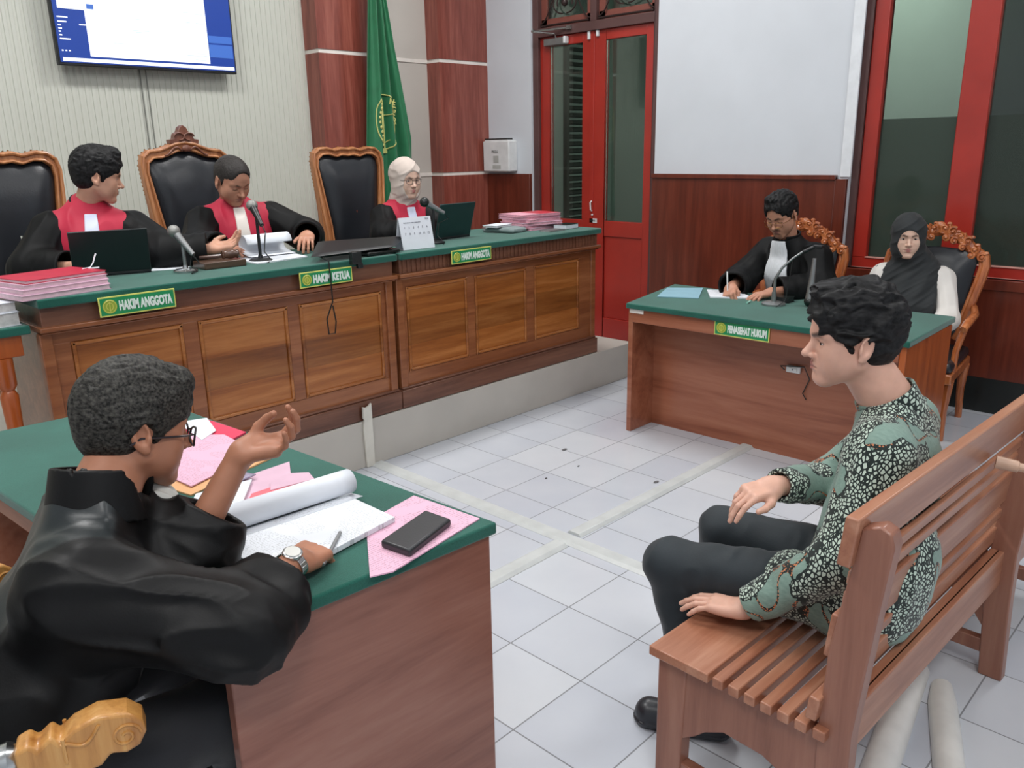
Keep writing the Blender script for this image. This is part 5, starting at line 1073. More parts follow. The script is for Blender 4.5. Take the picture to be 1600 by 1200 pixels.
# ---- ceiling lamps
for i, (lx, ly) in enumerate(LAMPS):
    t = thing('ceiling_light', 'white ceiling light panel over ' + ['the public area at the near left', 'the near green desk', 'the area behind the bench', 'the open tiles between the desks', 'the space right of the bench', 'the right half of the judges\' desk', 'the left half of the judges\' desk'][i], 'ceiling light', (lx, ly, CEIL), 'ceiling light panels')
    MB().box(lx - 0.62, ly - 0.32, CEIL - 0.07, lx + 0.62, ly + 0.32, CEIL).build('housing', M['whiteplastic'], t, bevel=0.005)
    MB().box(lx - 0.58, ly - 0.28, CEIL - 0.078, lx + 0.58, ly + 0.28, CEIL - 0.07).build('diffuser', M['lampglow'], t)
# ================================================================ PEOPLE
def V3(p): return np.asarray(p, dtype=np.float64)
class Fig:
    def __init__(s, label, J, hf, hp, skin, base, tw=1.0, hd=None):
        s.J = {k: V3(v) for k, v in J.items()}; s.R = frame(*hf); s.o = s.J['head']; s.p = hp; s.hd = (s.o, s.R); s.skin = skin; s.tw = tw
        s.root = thing('person', label, 'person', base, None)
        r = s.J['shR'] - s.J['shL']; s.lat = nrm(r); s.fw = nrm(np.cross((0, 0, 1.0), s.lat)); s.mid = (s.J['shL'] + s.J['shR']) / 2; s.up = nrm(np.cross(s.lat, s.fw)); s.clips = []; s.nk = 0.0; s.ks = 0.035; s.dn = {}
    def hl(s, P): return loc(P, s.o, s.R)
    def tl(s, P): return (P - s.mid.astype(F32)) @ np.stack([s.lat, s.fw, s.up], 1).astype(F32)   # torso frame: right, forward, up
    def neck(s, P, g=0.0):
        a = toworld((0, -0.022, -0.055), s.o, s.R); return cap(P, a, s.J['neck'], 0.050 + g + s.nk, 0.058 + g + s.nk)
    def torso(s, P, g=0.0, q=1.45):
        J = s.J; t = s.tw; c = s.mid - s.up * 0.085 - s.fw * 0.0
        d = ecap(P, c, J['pel'], 0.098 * t + g, 0.120 * t + g, s.lat, q)
        i = s.lat * 0.022; d = smin(d, cap(P, J['shL'] + i, J['shR'] - i, 0.052 * t + g, 0.052 * t + g), 0.06)
        d = smin(d, cap(P, J['neck'] - s.up * 0.012, J['shL'] + i * 3, 0.046 + g, 0.040 + g), 0.04); return smin(d, cap(P, J['neck'] - s.up * 0.012, J['shR'] - i * 3, 0.046 + g, 0.040 + g), 0.04)
    def arm(s, P, side, g=0.0, k=0.03):
        J = s.J; return chain(P, [J['sh' + side], J['el' + side], J['wr' + side]], [0.050 + g, 0.040 + g, 0.026 + g], k)
    def sleeve(s, P, side, rs, sag=0.0, amp=0.006, cut=0.0, hollow=0.010, f=(24, 5)):
        """robe or shirt sleeve with an open cuff"""
        J = s.J; a, b, c = J['sh' + side], J['el' + side], J['wr' + side]; ax = nrm(c - b); e = c - ax * cut
        d1 = cap(P, a, b, rs[0], rs[1]); d2 = cap(P, b, e + ax * 0.05, rs[1], rs[2])
        if sag:
            dn = np.array(s.dn.get(side, (0, 0, -1.0))) * sag; d1 = smin(d1, cap(P, a + dn * 0.2, b + dn * 0.8, rs[0] * 0.9, rs[1] * 0.95), 0.03); d2 = smin(d2, cap(P, b + dn, e + dn + ax * 0.05, rs[1] * 0.9, rs[2] * 0.85), 0.03)
        # folds run round the limb near the elbow and along it elsewhere
        u = nrm(b - a); W = P - a.astype(F32); al = W @ u.astype(F32); Q = W - np.outer(al, u.astype(F32)); S_ = Q * f[0] + np.outer(al * f[1], u.astype(F32))
        n1 = noise(S_ + 3.1) ; al2 = (P - b.astype(F32)) @ ax.astype(F32); W2 = P - b.astype(F32); S2 = (W2 - np.outer(al2, ax.astype(F32))) * f[1] * 1.6 + np.outer(al2 * f[0] * 0.9, ax.astype(F32)); n2 = noise(S2 + 9.0)
        n2 = 1 - 2 * np.abs(n2); n1 = 1 - 2 * np.abs(n1)
        d = smin(d1 - amp * n1, d2 - amp * n2, 0.03)
        pl_ = (P - e.astype(F32)) @ ax.astype(F32); near = cap(P, b, e + ax * 0.06, rs[1] + 0.09, rs[2] + 0.09 + sag)
        d = np.where(near < 0, smax(d, pl_, 0.004), d)
        inn = cap(P, e - ax * 0.11, e + ax * 0.12, rs[2] - hollow, rs[2] - hollow)
        if sag: inn = smin(inn, cap(P, e - ax * 0.08 + dn, e + ax * 0.12 + dn, rs[2] * 0.85 - hollow, rs[2] * 0.85 - hollow), 0.03)
        return smax(d, -inn, 0.003)
    def body(s, hands, hh=0.0035, hn=0.003, legs=None):
        """hands: {side: (frame, pose)}"""
        full = lambda P: smin(head_field(s.hl(P), s.p), s.neck(P), 0.018)
        hx = lambda P: smin(full(P), s.torso(P, -0.012), 0.03)
        lo = np.minimum(s.o, s.J['neck']) - 0.135; hi = np.maximum(s.o, s.J['neck']) + 0.145; lo[2] = s.J['neck'][2] - 0.05
        parts = [nets(hx, lo, hi, hh)]
        def rest(P):
            d = s.torso(P, -0.016)
            for k in 'LR': d = smin(d, s.arm(P, k, -0.008), 0.03)
            return d
        pts = np.stack([s.J[k] for k in ('shL', 'shR', 'elL', 'elR', 'wrL', 'wrR', 'pel', 'neck')]); parts.append(nets(rest, pts.min(0) - 0.17, pts.max(0) + 0.17, 0.011))
        for k, (hf_, pose) in hands.items():
            sd = -1 if k == 'R' else 1
            fn = lambda P: smin(hand_field(loc(P, *hf_), sd, pose), cap(P, s.J['el' + k], s.J['wr' + k], 0.036, 0.0245), 0.022)
            w_ = s.J['wr' + k]; tip = toworld((0, 0.13, 0), *hf_); ar = w_ + nrm(s.J['el' + k] - w_) * 0.17
            l_ = np.minimum(np.minimum(w_, tip), ar) - 0.075; h_ = np.maximum(np.maximum(w_, tip), ar) + 0.075; parts.append(nets(fn, l_, h_, hn))
        s.bodyobj = make_mesh('body', parts, s.skin, s.root, {'lip': lambda V: np.where(np.abs(V - s.o.astype(F32)).max(1) < 0.2, lip_attr(s.hl(V.astype(F32))), 0), 'brow': lambda V: np.where(np.abs(V - s.o.astype(F32)).max(1) < 0.2, brow_attr(s.hl(V.astype(F32)), s.p), 0)})
        eyes(s.hd, s.p, s.bodyobj)
    def hair(s, mat, h=0.004): 
        make_mesh('hair', [nets(lambda P: hair_field(s.hl(P), s.p), s.o - 0.17, s.o + 0.17, h)], mat, s.root)
    def collar(s, name, mat, g=0.010, hgt=0.045, th=0.0045, open_=0.03, h=0.0035, tilt=0.35, upb=0.0):
        ax = nrm(toworld((0, -0.022, -0.055), s.o, s.R) - s.J['neck']); n0 = s.J['neck']; a = (ax - s.fw * tilt * 0.3); a = nrm(a * (1 - upb) + np.array([0, 0, 1.0]) * upb)
        def fn(P):
            r = cap(P, n0 - a * 0.08, n0 + a * 0.15, 0.066 + g, 0.052 + g); t = (P - n0.astype(F32)) @ a.astype(F32); T_ = s.tl(P)
            d = np.maximum(np.abs(r) - th, np.maximum(-0.035 - t, t - hgt - 0.25 * np.minimum(0, -T_[:, 1]) * 0)); 
            if open_: d = np.maximum(d, -np.maximum(np.abs(T_[:, 0]) - open_, -(T_[:, 1] - 0.0)))
            return d
        return make_mesh(name, [nets(fn, n0 - 0.13, n0 + 0.15, h)], mat, s.root)
    def glasses(s, mat, lensmat=None, w_=0.024, hgt=0.018, round_=2.4, y=0.098, z=-0.003, r=0.0016):
        k = MB()
        def W(x, yy, zz): return tuple(toworld((x, yy, zz), s.o, s.R))
        for sg in (-1, 1):
            pts = []
            for i in range(25):
                a = 2 * math.pi * i / 24; c, q = math.cos(a), math.sin(a); e = 2 / round_
                px = 0.033 + w_ * (abs(c) ** e) * (1 if c > 0 else -1); pz = z + hgt * (abs(q) ** e) * (1 if q > 0 else -1); pts.append(W(sg * px, y - 0.9 * max(0, px - 0.03) ** 1.3, pz))
            k.tube(pts, r, 6)
            k.tube([W(sg * 0.057, y - 0.012, z + 0.008), W(sg * 0.072, y - 0.03, z + 0.008), W(sg * 0.0795, 0.02, z + 0.004), W(sg * 0.082, -0.012, z + 0.002), W(sg * 0.083, -0.03, z - 0.012)], r, 6)
        k.tube([W(-0.010, y, z + 0.006), W(0, y + 0.003, z + 0.009), W(0.010, y, z + 0.006)], r, 6)
        return k.build('glasses', mat, s.root, smooth=True)
    def robe(s, name, mats, rsL, rsR, amp=0.006, sag=0.02, h=0.006, grow=0.020, cutL=0.0, cutR=0.0, matfn=None, q=1.5, extra=None, neckr=0.012, f=(24, 5), tf=(16, 16, 3), attrs=None):
        def base(P):
            T_ = s.tl(P); n_ = noise(T_ * A(*tf)); d = s.torso(P, grow, q) - amp * (1 - 2 * np.abs(n_)) * 0.9; return d
        def fn(P):
            d = base(P); d = smin(d, s.sleeve(P, 'L', rsL, sag, amp, cutL, f=f), s.ks); d = smin(d, s.sleeve(P, 'R', rsR, sag, amp, cutR, f=f), s.ks)
            if extra: d = smin(d, extra(P), 0.03)
            for (c_, h_) in s.clips: d = smax(d, -rbox(P, c_, h_, 0.002), 0.004)
            return smax(d, -s.neck(P, neckr), 0.006)
        pts = np.stack([s.J[k] for k in ('shL', 'shR', 'elL', 'elR', 'wrL', 'wrR', 'pel', 'neck')]); s.robe_fn = fn; s.base_fn = base
        return make_mesh(name, [nets(fn, pts.min(0) - 0.20, pts.max(0) + 0.19, h)], mats, s.root, attrs=attrs, matfn=matfn)
    def overlay(s, name, mat, region, off, h=0.005, th=0.02, lo=None, hi=None, use=None):
        """a cloth layer lying on the robe; region(T) < 0 inside, T in torso frame"""
        base = use or s.base_fn
        def fn(P): d = base(P); return smax(smax(d - off, -(d - off + th), 0.002), region(s.tl(P)), 0.004)
        c = s.mid; return make_mesh(name, [nets(fn, c - 0.32 if lo is None else lo, c + 0.26 if hi is None else hi, h)], mat, s.root)
SK1 = skin_mat('skin warm', srgb(196, 148, 124), srgb(166, 104, 96)); SK2 = skin_mat('skin tan', srgb(188, 136, 112), srgb(156, 100, 92)); SK3 = skin_mat('skin light', srgb(216, 180, 160), srgb(190, 124, 118)); SK4 = skin_mat('skin foreground', srgb(172, 118, 92), srgb(140, 88, 78)); SK5 = skin_mat('skin batik man', srgb(212, 166, 146), srgb(184, 118, 112))
HB = hair_mat('black hair', srgb(9, 9, 10), srgb(36, 36, 37)); HG = hair_mat('greying hair', srgb(18, 17, 16), srgb(74, 72, 67), (200, 70, 200)); HS = hair_mat('short cropped hair', srgb(34, 32, 31), srgb(66, 62, 60), (400, 400, 400))
ROBE = plain("black robe cloth", srgb(10, 11, 12), 0.6, 0, 0.2, 9, 0.15, 0.0, 0, 260, spec=0.2); RED = fabric('crimson robe panel', srgb(184, 24, 58), 0.65, 0.1, 0.06); JABOT = fabric('pale jabot cloth', srgb(206, 212, 232), 0.7, 0.2, 0.03); JABOT2 = fabric('cream jabot cloth', srgb(222, 214, 206), 0.7, 0.2, 0.03)
def jabot(s, mat, w0=0.022, w1=0.036, top=0.045, bot=-0.26, off=0.016, pleat=0.0):
    def base(P):
        d = s.base_fn(P)
        if pleat: d = d - pleat * np.sin(s.tl(P)[:, 0] * 420)
        return d
    def reg(T_):
        t = np.clip((top - T_[:, 2]) / (top - bot), 0, 1); return np.maximum(np.maximum(np.abs(T_[:, 0]) - (w0 + (w1 - w0) * t), np.maximum(T_[:, 2] - top, bot - T_[:, 2])), -T_[:, 1] + 0.02)
    return s.overlay('jabot', mat, reg, off, 0.004, 0.014, use=base)
def redpanel(s):
    def reg(T_):
        w_ = np.where(T_[:, 1] > -0.02, 0.172 + 0.10 * np.minimum(T_[:, 2] + 0.02, 0) * 0.8, 0.16); a = np.abs(T_[:, 0])
        return np.maximum(np.maximum(a - w_, -0.40 - T_[:, 2]), np.minimum(0.5, np.maximum(-T_[:, 1] - 0.05, -0.30 - T_[:, 2])))
    return s.overlay('red_panel', RED, reg, 0.008, 0.0055, 0.02)

def build_JL():
    J = dict(head=(-1.126, 0.879, 1.498), neck=(-1.165, 0.955, 1.355), shR=(-1.330, 0.985, 1.262), shL=(-1.005, 0.862, 1.250), elR=(-1.455, 0.93, 1.10), wrR=(-1.33, 0.74, 1.115), elL=(-0.95, 0.665, 1.150), wrL=(-0.770, 0.570, 1.150), pel=(-1.20, 1.15, 0.85))
    f = Fig('man in black and red robe turned sideways, leftmost at the judges\' desk', J, (-17, 12, 4), dict(eye=0.35, wide=1.0, hairt=0.019, hairf=(50, 26, 50), haira=0.005, fringe=[((0, 0.045, 0.115), (0.046, 0.042, 0.026))], lash=0.001, jaw=1.08, hl=0.014, nape=-0.012), SK1, (-1.2, 1.2, 0.25))
    f.clips = [((-0.84, 0.45, 0.66), (0.85, 0.335, 0.424))]
    hl_ = hand_frame(J['wrL'], (0.97, 0.02, 0.10), (-0.1, 0.35, -1)); hr = hand_frame(J['wrR'], (0.7, -0.6, -0.25), (0, 0, 1))
    f.body({'L': (hl_, RELAX), 'R': (hr, RELAX)}); f.hair(HB)
    f.robe('robe', ROBE, (0.078, 0.080, 0.072), (0.078, 0.085, 0.075), cutL=0.02, cutR=0.03); redpanel(f); jabot(f, JABOT, 0.026, 0.045, 0.075); f.collar('collar', ROBE, 0.013, 0.030, 0.007, 0.022)
    return f
def build_JC():
    J = dict(head=(-0.426, 0.96, 1.45), neck=(-0.390, 1.035, 1.315), shR=(-0.565, 1.065, 1.238), shL=(-0.215, 0.965, 1.245), elR=(-0.685, 0.90, 1.125), wrR=(-0.655, 0.70, 1.145), elL=(-0.10, 0.80, 1.150), wrL=(-0.20, 0.64, 1.165), pel=(-0.37, 1.2, 0.85))
    f = Fig('man in black and red robe looking down at papers, middle judge', J, (-82, 30, 3), dict(eye=0.0, wide=1.03, hairt=0.005, hairf=(120, 120, 120), haira=0.0015, hl=0.052, side=0.5, lash=-0.006, brow=0.8, cheek=1.1, nape=0.0), SK2, (-0.4, 1.25, 0.25))
    f.clips = [((-0.84, 0.45, 0.66), (0.85, 0.335, 0.424))]
    hr = hand_frame(J['wrR'], (0.75, -0.55, -0.25), (0.1, -0.3, 1)); hl_ = hand_frame(J['wrL'], (-0.5, -0.7, -0.1), (0.2, 0.1, 1))
    f.body({'R': (hr, RELAX), 'L': (hl_, RELAX)}); f.hair(HS)
    f.robe('robe', ROBE, (0.078, 0.080, 0.070), (0.078, 0.080, 0.068), cutL=0.0, cutR=0.03); redpanel(f); jabot(f, JABOT2, 0.028, 0.042, 0.07); f.collar('collar', ROBE, 0.013, 0.030, 0.007, 0.022)
    return f
def hijab(s, name, mat, face=(0.056, 0.075), drape=None, h=0.004, under=0.0, fz=-0.026, amp=0.004, grow=0.014):
    def fn(P):
        L = s.hl(P); g = grow
        d = ell(L, (0, -0.016, 0.028), (0.079 + g, 0.100 + g, 0.092 + g)); d = smin(d, ell(L, (0, 0.020, -0.045), (0.070 + g, 0.068 + g, 0.084)), 0.03)
        nk = toworld((0, -0.015, -0.07), s.o, s.R); d = smin(d, cap(P, nk, s.J['neck'] + s.up * 0.01, 0.068 + g * 0.7, 0.078 + g * 0.6), 0.035)
        if drape: d = smin(d, drape(P), 0.035)
        n_ = noise(L * A(14, 14, 30) + np.stack([L[:, 2] * 20, L[:, 1] * 0, L[:, 0] * 20], 1)); d = d - amp * (1 - 2 * np.abs(n_))
        d = smax(d, -ell(L, (0, 0.105, fz), (face[0], 0.075, face[1])), 0.006)
        return d
    c = s.o; return make_mesh(name, [nets(fn, c - (0.50 if drape else 0.24), c + 0.30, h)], mat, s.root)
def build_JR():
    J = dict(head=(0.764, 0.989, 1.412), neck=(0.765, 1.035, 1.265), shR=(0.605, 1.045, 1.185), shL=(0.925, 1.02, 1.190), elR=(0.52, 0.93, 1.09), wrR=(0.60, 0.75, 1.12), elL=(0.98, 0.86, 1.10), wrL=(0.86, 0.70, 1.12), pel=(0.76, 1.15, 0.85))
    f = Fig('woman in beige headscarf and red-black robe, rightmost at the judges\' desk', J, (-96, 6, 0), dict(eye=0.55, wide=1.02, nose=0.5, nosew=0.95, brow=0.7, jaw=0.92, cheek=1.12, gaze=(0, -12), noears=1), SK3, (0.76, 1.25, 0.25), 0.94)
    f.clips = [((0.84, 0.45, 0.66), (0.85, 0.335, 0.424))]
    f.body({'R': (hand_frame(J['wrR'], (0.5, -0.8, -0.2), (0, 0, 1)), RELAX), 'L': (hand_frame(J['wrL'], (-0.6, -0.7, -0.2), (0, 0, 1)), RELAX)})
    f.robe('robe', ROBE, (0.072, 0.074, 0.068), (0.072, 0.076, 0.068)); redpanel(f); jabot(f, JABOT, 0.026, 0.05, 0.055)
    hijab(f, 'headscarf', fabric('beige headscarf', srgb(200, 186, 176), 0.75, 0.1, 0.05), (0.067, 0.086), grow=0.014); f.glasses(M['blackplastic'], w_=0.021, hgt=0.0175, round_=2.2, r=0.0014)
    return f
def build_LA():
    J = dict(head=(1.880, -0.992, 1.198), neck=(1.965, -0.995, 1.050), shR=(2.040, -0.845, 0.962), shL=(1.965, -1.180, 0.955), elR=(1.80, -0.790, 0.80), wrR=(1.60, -0.850, 0.805), elL=(1.90, -1.240, 0.80), wrL=(1.665, -1.070, 0.790), pel=(2.16, -1.06, 0.56))
    f = Fig('bespectacled man in black robe with white bib writing at the lawyer desk', J, (175, 27, 2), dict(eye=0.0, wide=0.98, hairt=0.018, haira=0.005, fringe=[((0.01, 0.04, 0.118), (0.044, 0.034, 0.024))], lash=-0.006, stache=0.65, hl=0.034, jaw=0.97), SK2, (2.1, -1.05, 0))
    f.clips = [((1.42, -1.2, 0.4), (0.36, 0.82, 0.3535))]
    f.body({'R': (hand_frame(J['wrR'], (-0.75, -0.35, -0.35), (-0.25, 0.35, 1)), FISTPEN), 'L': (hand_frame(J['wrL'], (-0.9, 0.45, -0.12), (0, 0, 1)), RELAX)}); f.hair(HB)
    f.robe('robe', ROBE, (0.080, 0.085, 0.075), (0.080, 0.088, 0.078), cutL=0.035, cutR=0.035, amp=0.007, sag=0.0)
    jabot(f, fabric('white pleated bib', srgb(216, 220, 224), 0.7, 0.2, 0.03), 0.040, 0.100, 0.090, -0.235, 0.028, 0.0016)
    f.collar('collar', ROBE, 0.010, 0.04, 0.006, 0.03); f.glasses(M['brass'], w_=0.022, hgt=0.015, round_=2.8, z=-0.012, y=0.102, r=0.0014)
    return f
def build_WO():
    J = dict(head=(2.360, -1.530, 1.062), neck=(2.410, -1.56, 0.915), shR=(2.375, -1.400, 0.830), shL=(2.455, -1.715, 0.825), elR=(2.27, -1.36, 0.62), wrR=(2.06, -1.45, 0.56), elL=(2.33, -1.80, 0.62), wrL=(2.08, -1.66, 0.56), pel=(2.45, -1.58, 0.50))
    f = Fig('young woman in black headscarf and white blouse seated beside the lawyer', J, (203, 4, 0), dict(eye=0.8, wide=0.96, nose=0.4, nosew=0.95, brow=0.8, jaw=0.9, cheek=1.14, lips=1.05, noears=1), SK3, (2.45, -1.57, 0), 0.92)
    f.body({'R': (hand_frame(J['wrR'], (-0.8, -0.5, -0.2), (0, 0, 1)), RELAX), 'L': (hand_frame(J['wrL'], (-0.8, 0.5, -0.2), (0, 0, 1)), RELAX)})
    f.robe('blouse', fabric('white blouse', srgb(222, 218, 212), 0.75, 0.2, 0.03), (0.058, 0.056, 0.045), (0.058, 0.056, 0.045), amp=0.005, sag=0.0)
    def drape(P):
        c = f.mid; T_ = f.tl(P); d = ecap(P, f.J['neck'], c - f.up * 0.16 + f.fw * 0.05, 0.075, 0.135, f.lat, 1.5); d = smin(d, f.torso(P, 0.026, 1.5), 0.03)
        b = -0.36 + 1.3 * np.maximum(0, -T_[:, 0] - 0.02); d = d - 0.005 * np.sin(T_[:, 0] * 60 + T_[:, 2] * 25); return smax(smax(d, b - T_[:, 2], 0.01), np.abs(T_[:, 0] - 0.03) - 0.175, 0.02)
    hijab(f, 'headscarf', fabric('black headscarf', srgb(34, 38, 40), 0.8, 0.06, 0.08), (0.060, 0.078), drape, fz=-0.027)
    return f
def batik_mat():
    t = NT('batik shirt cloth'); t.set(0.62, 0, 0.3, 0.15)
    co = t.coord(); nz = t.n('ShaderNodeTexNoise', i_Scale=9.0, i_Detail=1.0); t.l(co, nz.inputs['Vector'])
    wv = t.n('ShaderNodeVectorMath', operation='MULTIPLY_ADD'); t.l(nz.outputs['Color'], wv.inputs[0]); wv.inputs[1].default_value = (0.03, 0.03, 0.03); t.l(co, wv.inputs[2])
    ms = t.n('ShaderNodeMapping'); ms.inputs['Scale'].default_value = (1.0, 1.35, 1.0); ms.inputs['Rotation'].default_value = (0.5, 0.4, 0.6); t.l(wv.outputs[0], ms.inputs[0])
    ve = t.n('ShaderNodeTexVoronoi', feature='DISTANCE_TO_EDGE', i_Scale=92.0); t.l(ms.outputs[0], ve.inputs['Vector'])
    ve.inputs['Randomness'].default_value = 0.85
    cell = t.math('GREATER_THAN', ve.outputs['Distance'], 0.15)
    black = srgb(24, 36, 34); white = srgb(190, 206, 192); sage = srgb(98, 126, 116); sage2 = srgb(140, 164, 152); orange = srgb(196, 124, 84)
    # leaf patches: warped big cells, with feathery edges
    n2 = t.n('ShaderNodeTexNoise', i_Scale=60.0, i_Detail=2.0); t.l(co, n2.inputs['Vector'])
    w2 = t.n('ShaderNodeVectorMath', operation='MULTIPLY_ADD'); t.l(n2.outputs['Color'], w2.inputs[0]); w2.inputs[1].default_value = (0.022, 0.022, 0.022); t.l(co, w2.inputs[2])
    big = t.n('ShaderNodeTexNoise', i_Scale=8.5, i_Detail=0.5); t.l(w2.outputs[0], big.inputs['Vector'])
    leaf = t.math('GREATER_THAN', big.outputs[0], 0.565)
    rim = t.math('GREATER_THAN', big.outputs[0], 0.55)
    vein = t.n('ShaderNodeTexNoise', i_Scale=1.0, i_Detail=2.0); t.l(t.coord((260, 60, 160), (0.4, 0.6, 0.3)), vein.inputs['Vector'])
    lc = t.mix(vein.outputs[0], sage, sage2)
    # dotted orange stalks inside the leaves
    st = t.n('ShaderNodeTexNoise', i_Scale=13.0, i_Detail=0.0); t.l(co, st.inputs['Vector']); band = t.math('LESS_THAN', t.math('ABSOLUTE', t.math('SUBTRACT', st.outputs[0], 0.5)), 0.022)
    vd = t.n('ShaderNodeTexVoronoi', i_Scale=190.0); t.l(co, vd.inputs['Vector']); dot = t.math('LESS_THAN', vd.outputs['Distance'], 0.42); od = t.math('MULTIPLY', band, dot)
    lc2 = t.mix(band, lc, black); lc3 = t.mix(od, lc2, orange)
    base = t.mix(cell, black, white); base = t.mix(rim, base, black); t.col(t.mix(leaf, base, lc3))
    n3 = t.n('ShaderNodeTexNoise', i_Scale=300.0); t.l(co, n3.inputs['Vector']); t.bump(n3.outputs[0], 0.1, 0.001); return t.m
def build_BA():
    J = dict(head=(-0.662, -2.432, 1.133), neck=(-0.605, -2.515, 0.972), shL=(-0.770, -2.560, 0.900), shR=(-0.425, -2.505, 0.885), elL=(-0.875, -2.535, 0.665), wrL=(-0.918, -2.335, 0.480), elR=(-0.520, -2.345, 0.690), wrR=(-0.765, -2.315, 0.752), pel=(-0.660, -2.520, 0.540))
    p = dict(eye=0.6, wide=1.0, hairt=0.027, side=0.22, hairf=(34, 20, 44), haira=0.0075, fringe=[((0, 0.058, 0.112), (0.050, 0.036, 0.026))], hl=0.024, jaw=1.06, nosew=1.08, gaze=(-4, -3), nose=1.0, cheek=1.05, lips=1.15, lash=0.003)
    f = Fig('man in green and white batik shirt sitting on the wooden bench', J, (127, 4, -3), p, SK5, (-0.66, -2.3, 0)); f.nk = 0.006
    hl_ = hand_frame(J['wrL'], (-0.22, 0.95, -0.08), (-0.05, 0.10, 1)); hr = hand_frame(J['wrR'], (-0.86, 0.35, -0.05), (0.15, -0.25, 1))
    f.body({'L': (hl_, dict(curl=[(10, 16, 10), (8, 16, 10), (10, 18, 10), (12, 20, 10)], scale=0.94, thumb=[(0.026, 0.022, -0.008), (0.046, 0.046, -0.014), (0.052, 0.074, -0.018), (0.050, 0.098, -0.020)])),
            'R': (hr, dict(scale=0.9, curl=[(25, 22, 12), (32, 26, 14), (40, 30, 16), (46, 34, 18)]))}, 0.003, 0.0026); f.hair(HB, 0.0028)
    hip = V3((-0.66, -2.53, 0.50))
    def extra(P): 
        d = ecap(P, (-0.66, -2.555, 0.60), (-0.66, -2.53, 0.50), 0.128, 0.138, f.lat, 1.45); d = smin(d, cap(P, (-0.77, -2.50, 0.52), (-0.79, -2.40, 0.515), 0.088, 0.086), 0.03)
        return smax(d - 0.004 * (1 - 2 * np.abs(noise(f.tl(P) * A(20, 20, 6)))), 0.432 - P[:, 2], 0.01)
    f.robe('batik_shirt', batik_mat(), (0.066, 0.056, 0.042), (0.064, 0.054, 0.042), amp=0.0045, sag=0.0, h=0.005, grow=0.016, cutL=0.02, cutR=0.02, extra=extra, neckr=0.010, f=(26, 9), tf=(14, 14, 8))
    f.collar('shirt_collar', bpy.data.materials['batik shirt cloth'], 0.009, 0.034, 0.0035, 0.018, 0.003, 0.5)
    def tr(P):
        d = chain(P, [(-0.750, -2.47, 0.508), (-0.868, -2.085, 0.492), (-0.850, -2.190, 0.09)], [0.084, 0.066, 0.050], 0.03); e = chain(P, [(-0.58, -2.46, 0.508), (-0.625, -2.105, 0.508), (-0.56, -2.13, 0.09)], [0.086, 0.066, 0.048], 0.03)
        d = smin(d, e, 0.015); d = smin(d, ecap(P, (-0.66, -2.50, 0.56), (-0.66, -2.49, 0.53), 0.10, 0.10, f.lat, 1.4), 0.04)
        return d - 0.0035 * (1 - 2 * np.abs(noise(P * A(12, 22, 16))))
    make_mesh('trousers', [nets(lambda P: smax(tr(P), 0.06 - P[:, 2], 0.004), (-1.05, -2.66, 0.02), (-0.42, -1.98, 0.72), 0.006)], fabric('dark navy trousers', srgb(26, 36, 42), 0.7, 0.1, 0.1), f.root)
    def shoe(P, heel, toe):
        heel = V3(heel); toe = V3(toe); d_ = nrm(toe - heel); 
        b = cap(P, heel + d_ * 0.04 + (0, 0, .038), toe - d_ * 0.045 + (0, 0, .03), 0.036, 0.043); b = smin(b, cap(P, heel + d_ * 0.05 + (0, 0, .07), heel + d_ * 0.13 + (0, 0, .05), 0.034, 0.03), 0.03)
        s_ = smax(b - 0.006, P[:, 2] - 0.022, 0.002); return smax(np.minimum(b, s_), 0.0015 - P[:, 2], 0.001)
    for hh_, tt in (((-0.822, -2.275, 0), (-0.925, -2.02, 0)), ((-0.50, -2.20, 0), (-0.56, -1.94, 0))):
        make_mesh('shoe', [nets(lambda P: shoe(P, hh_, tt), np.minimum(V3(hh_), tt) - 0.07 - np.array([0, 0, -0.02]), np.maximum(V3(hh_), tt) + np.array([0.07, 0.07, 0.15]), 0.004)], plain('black leather shoe', srgb(36, 38, 44), 0.35), f.root)
    return f
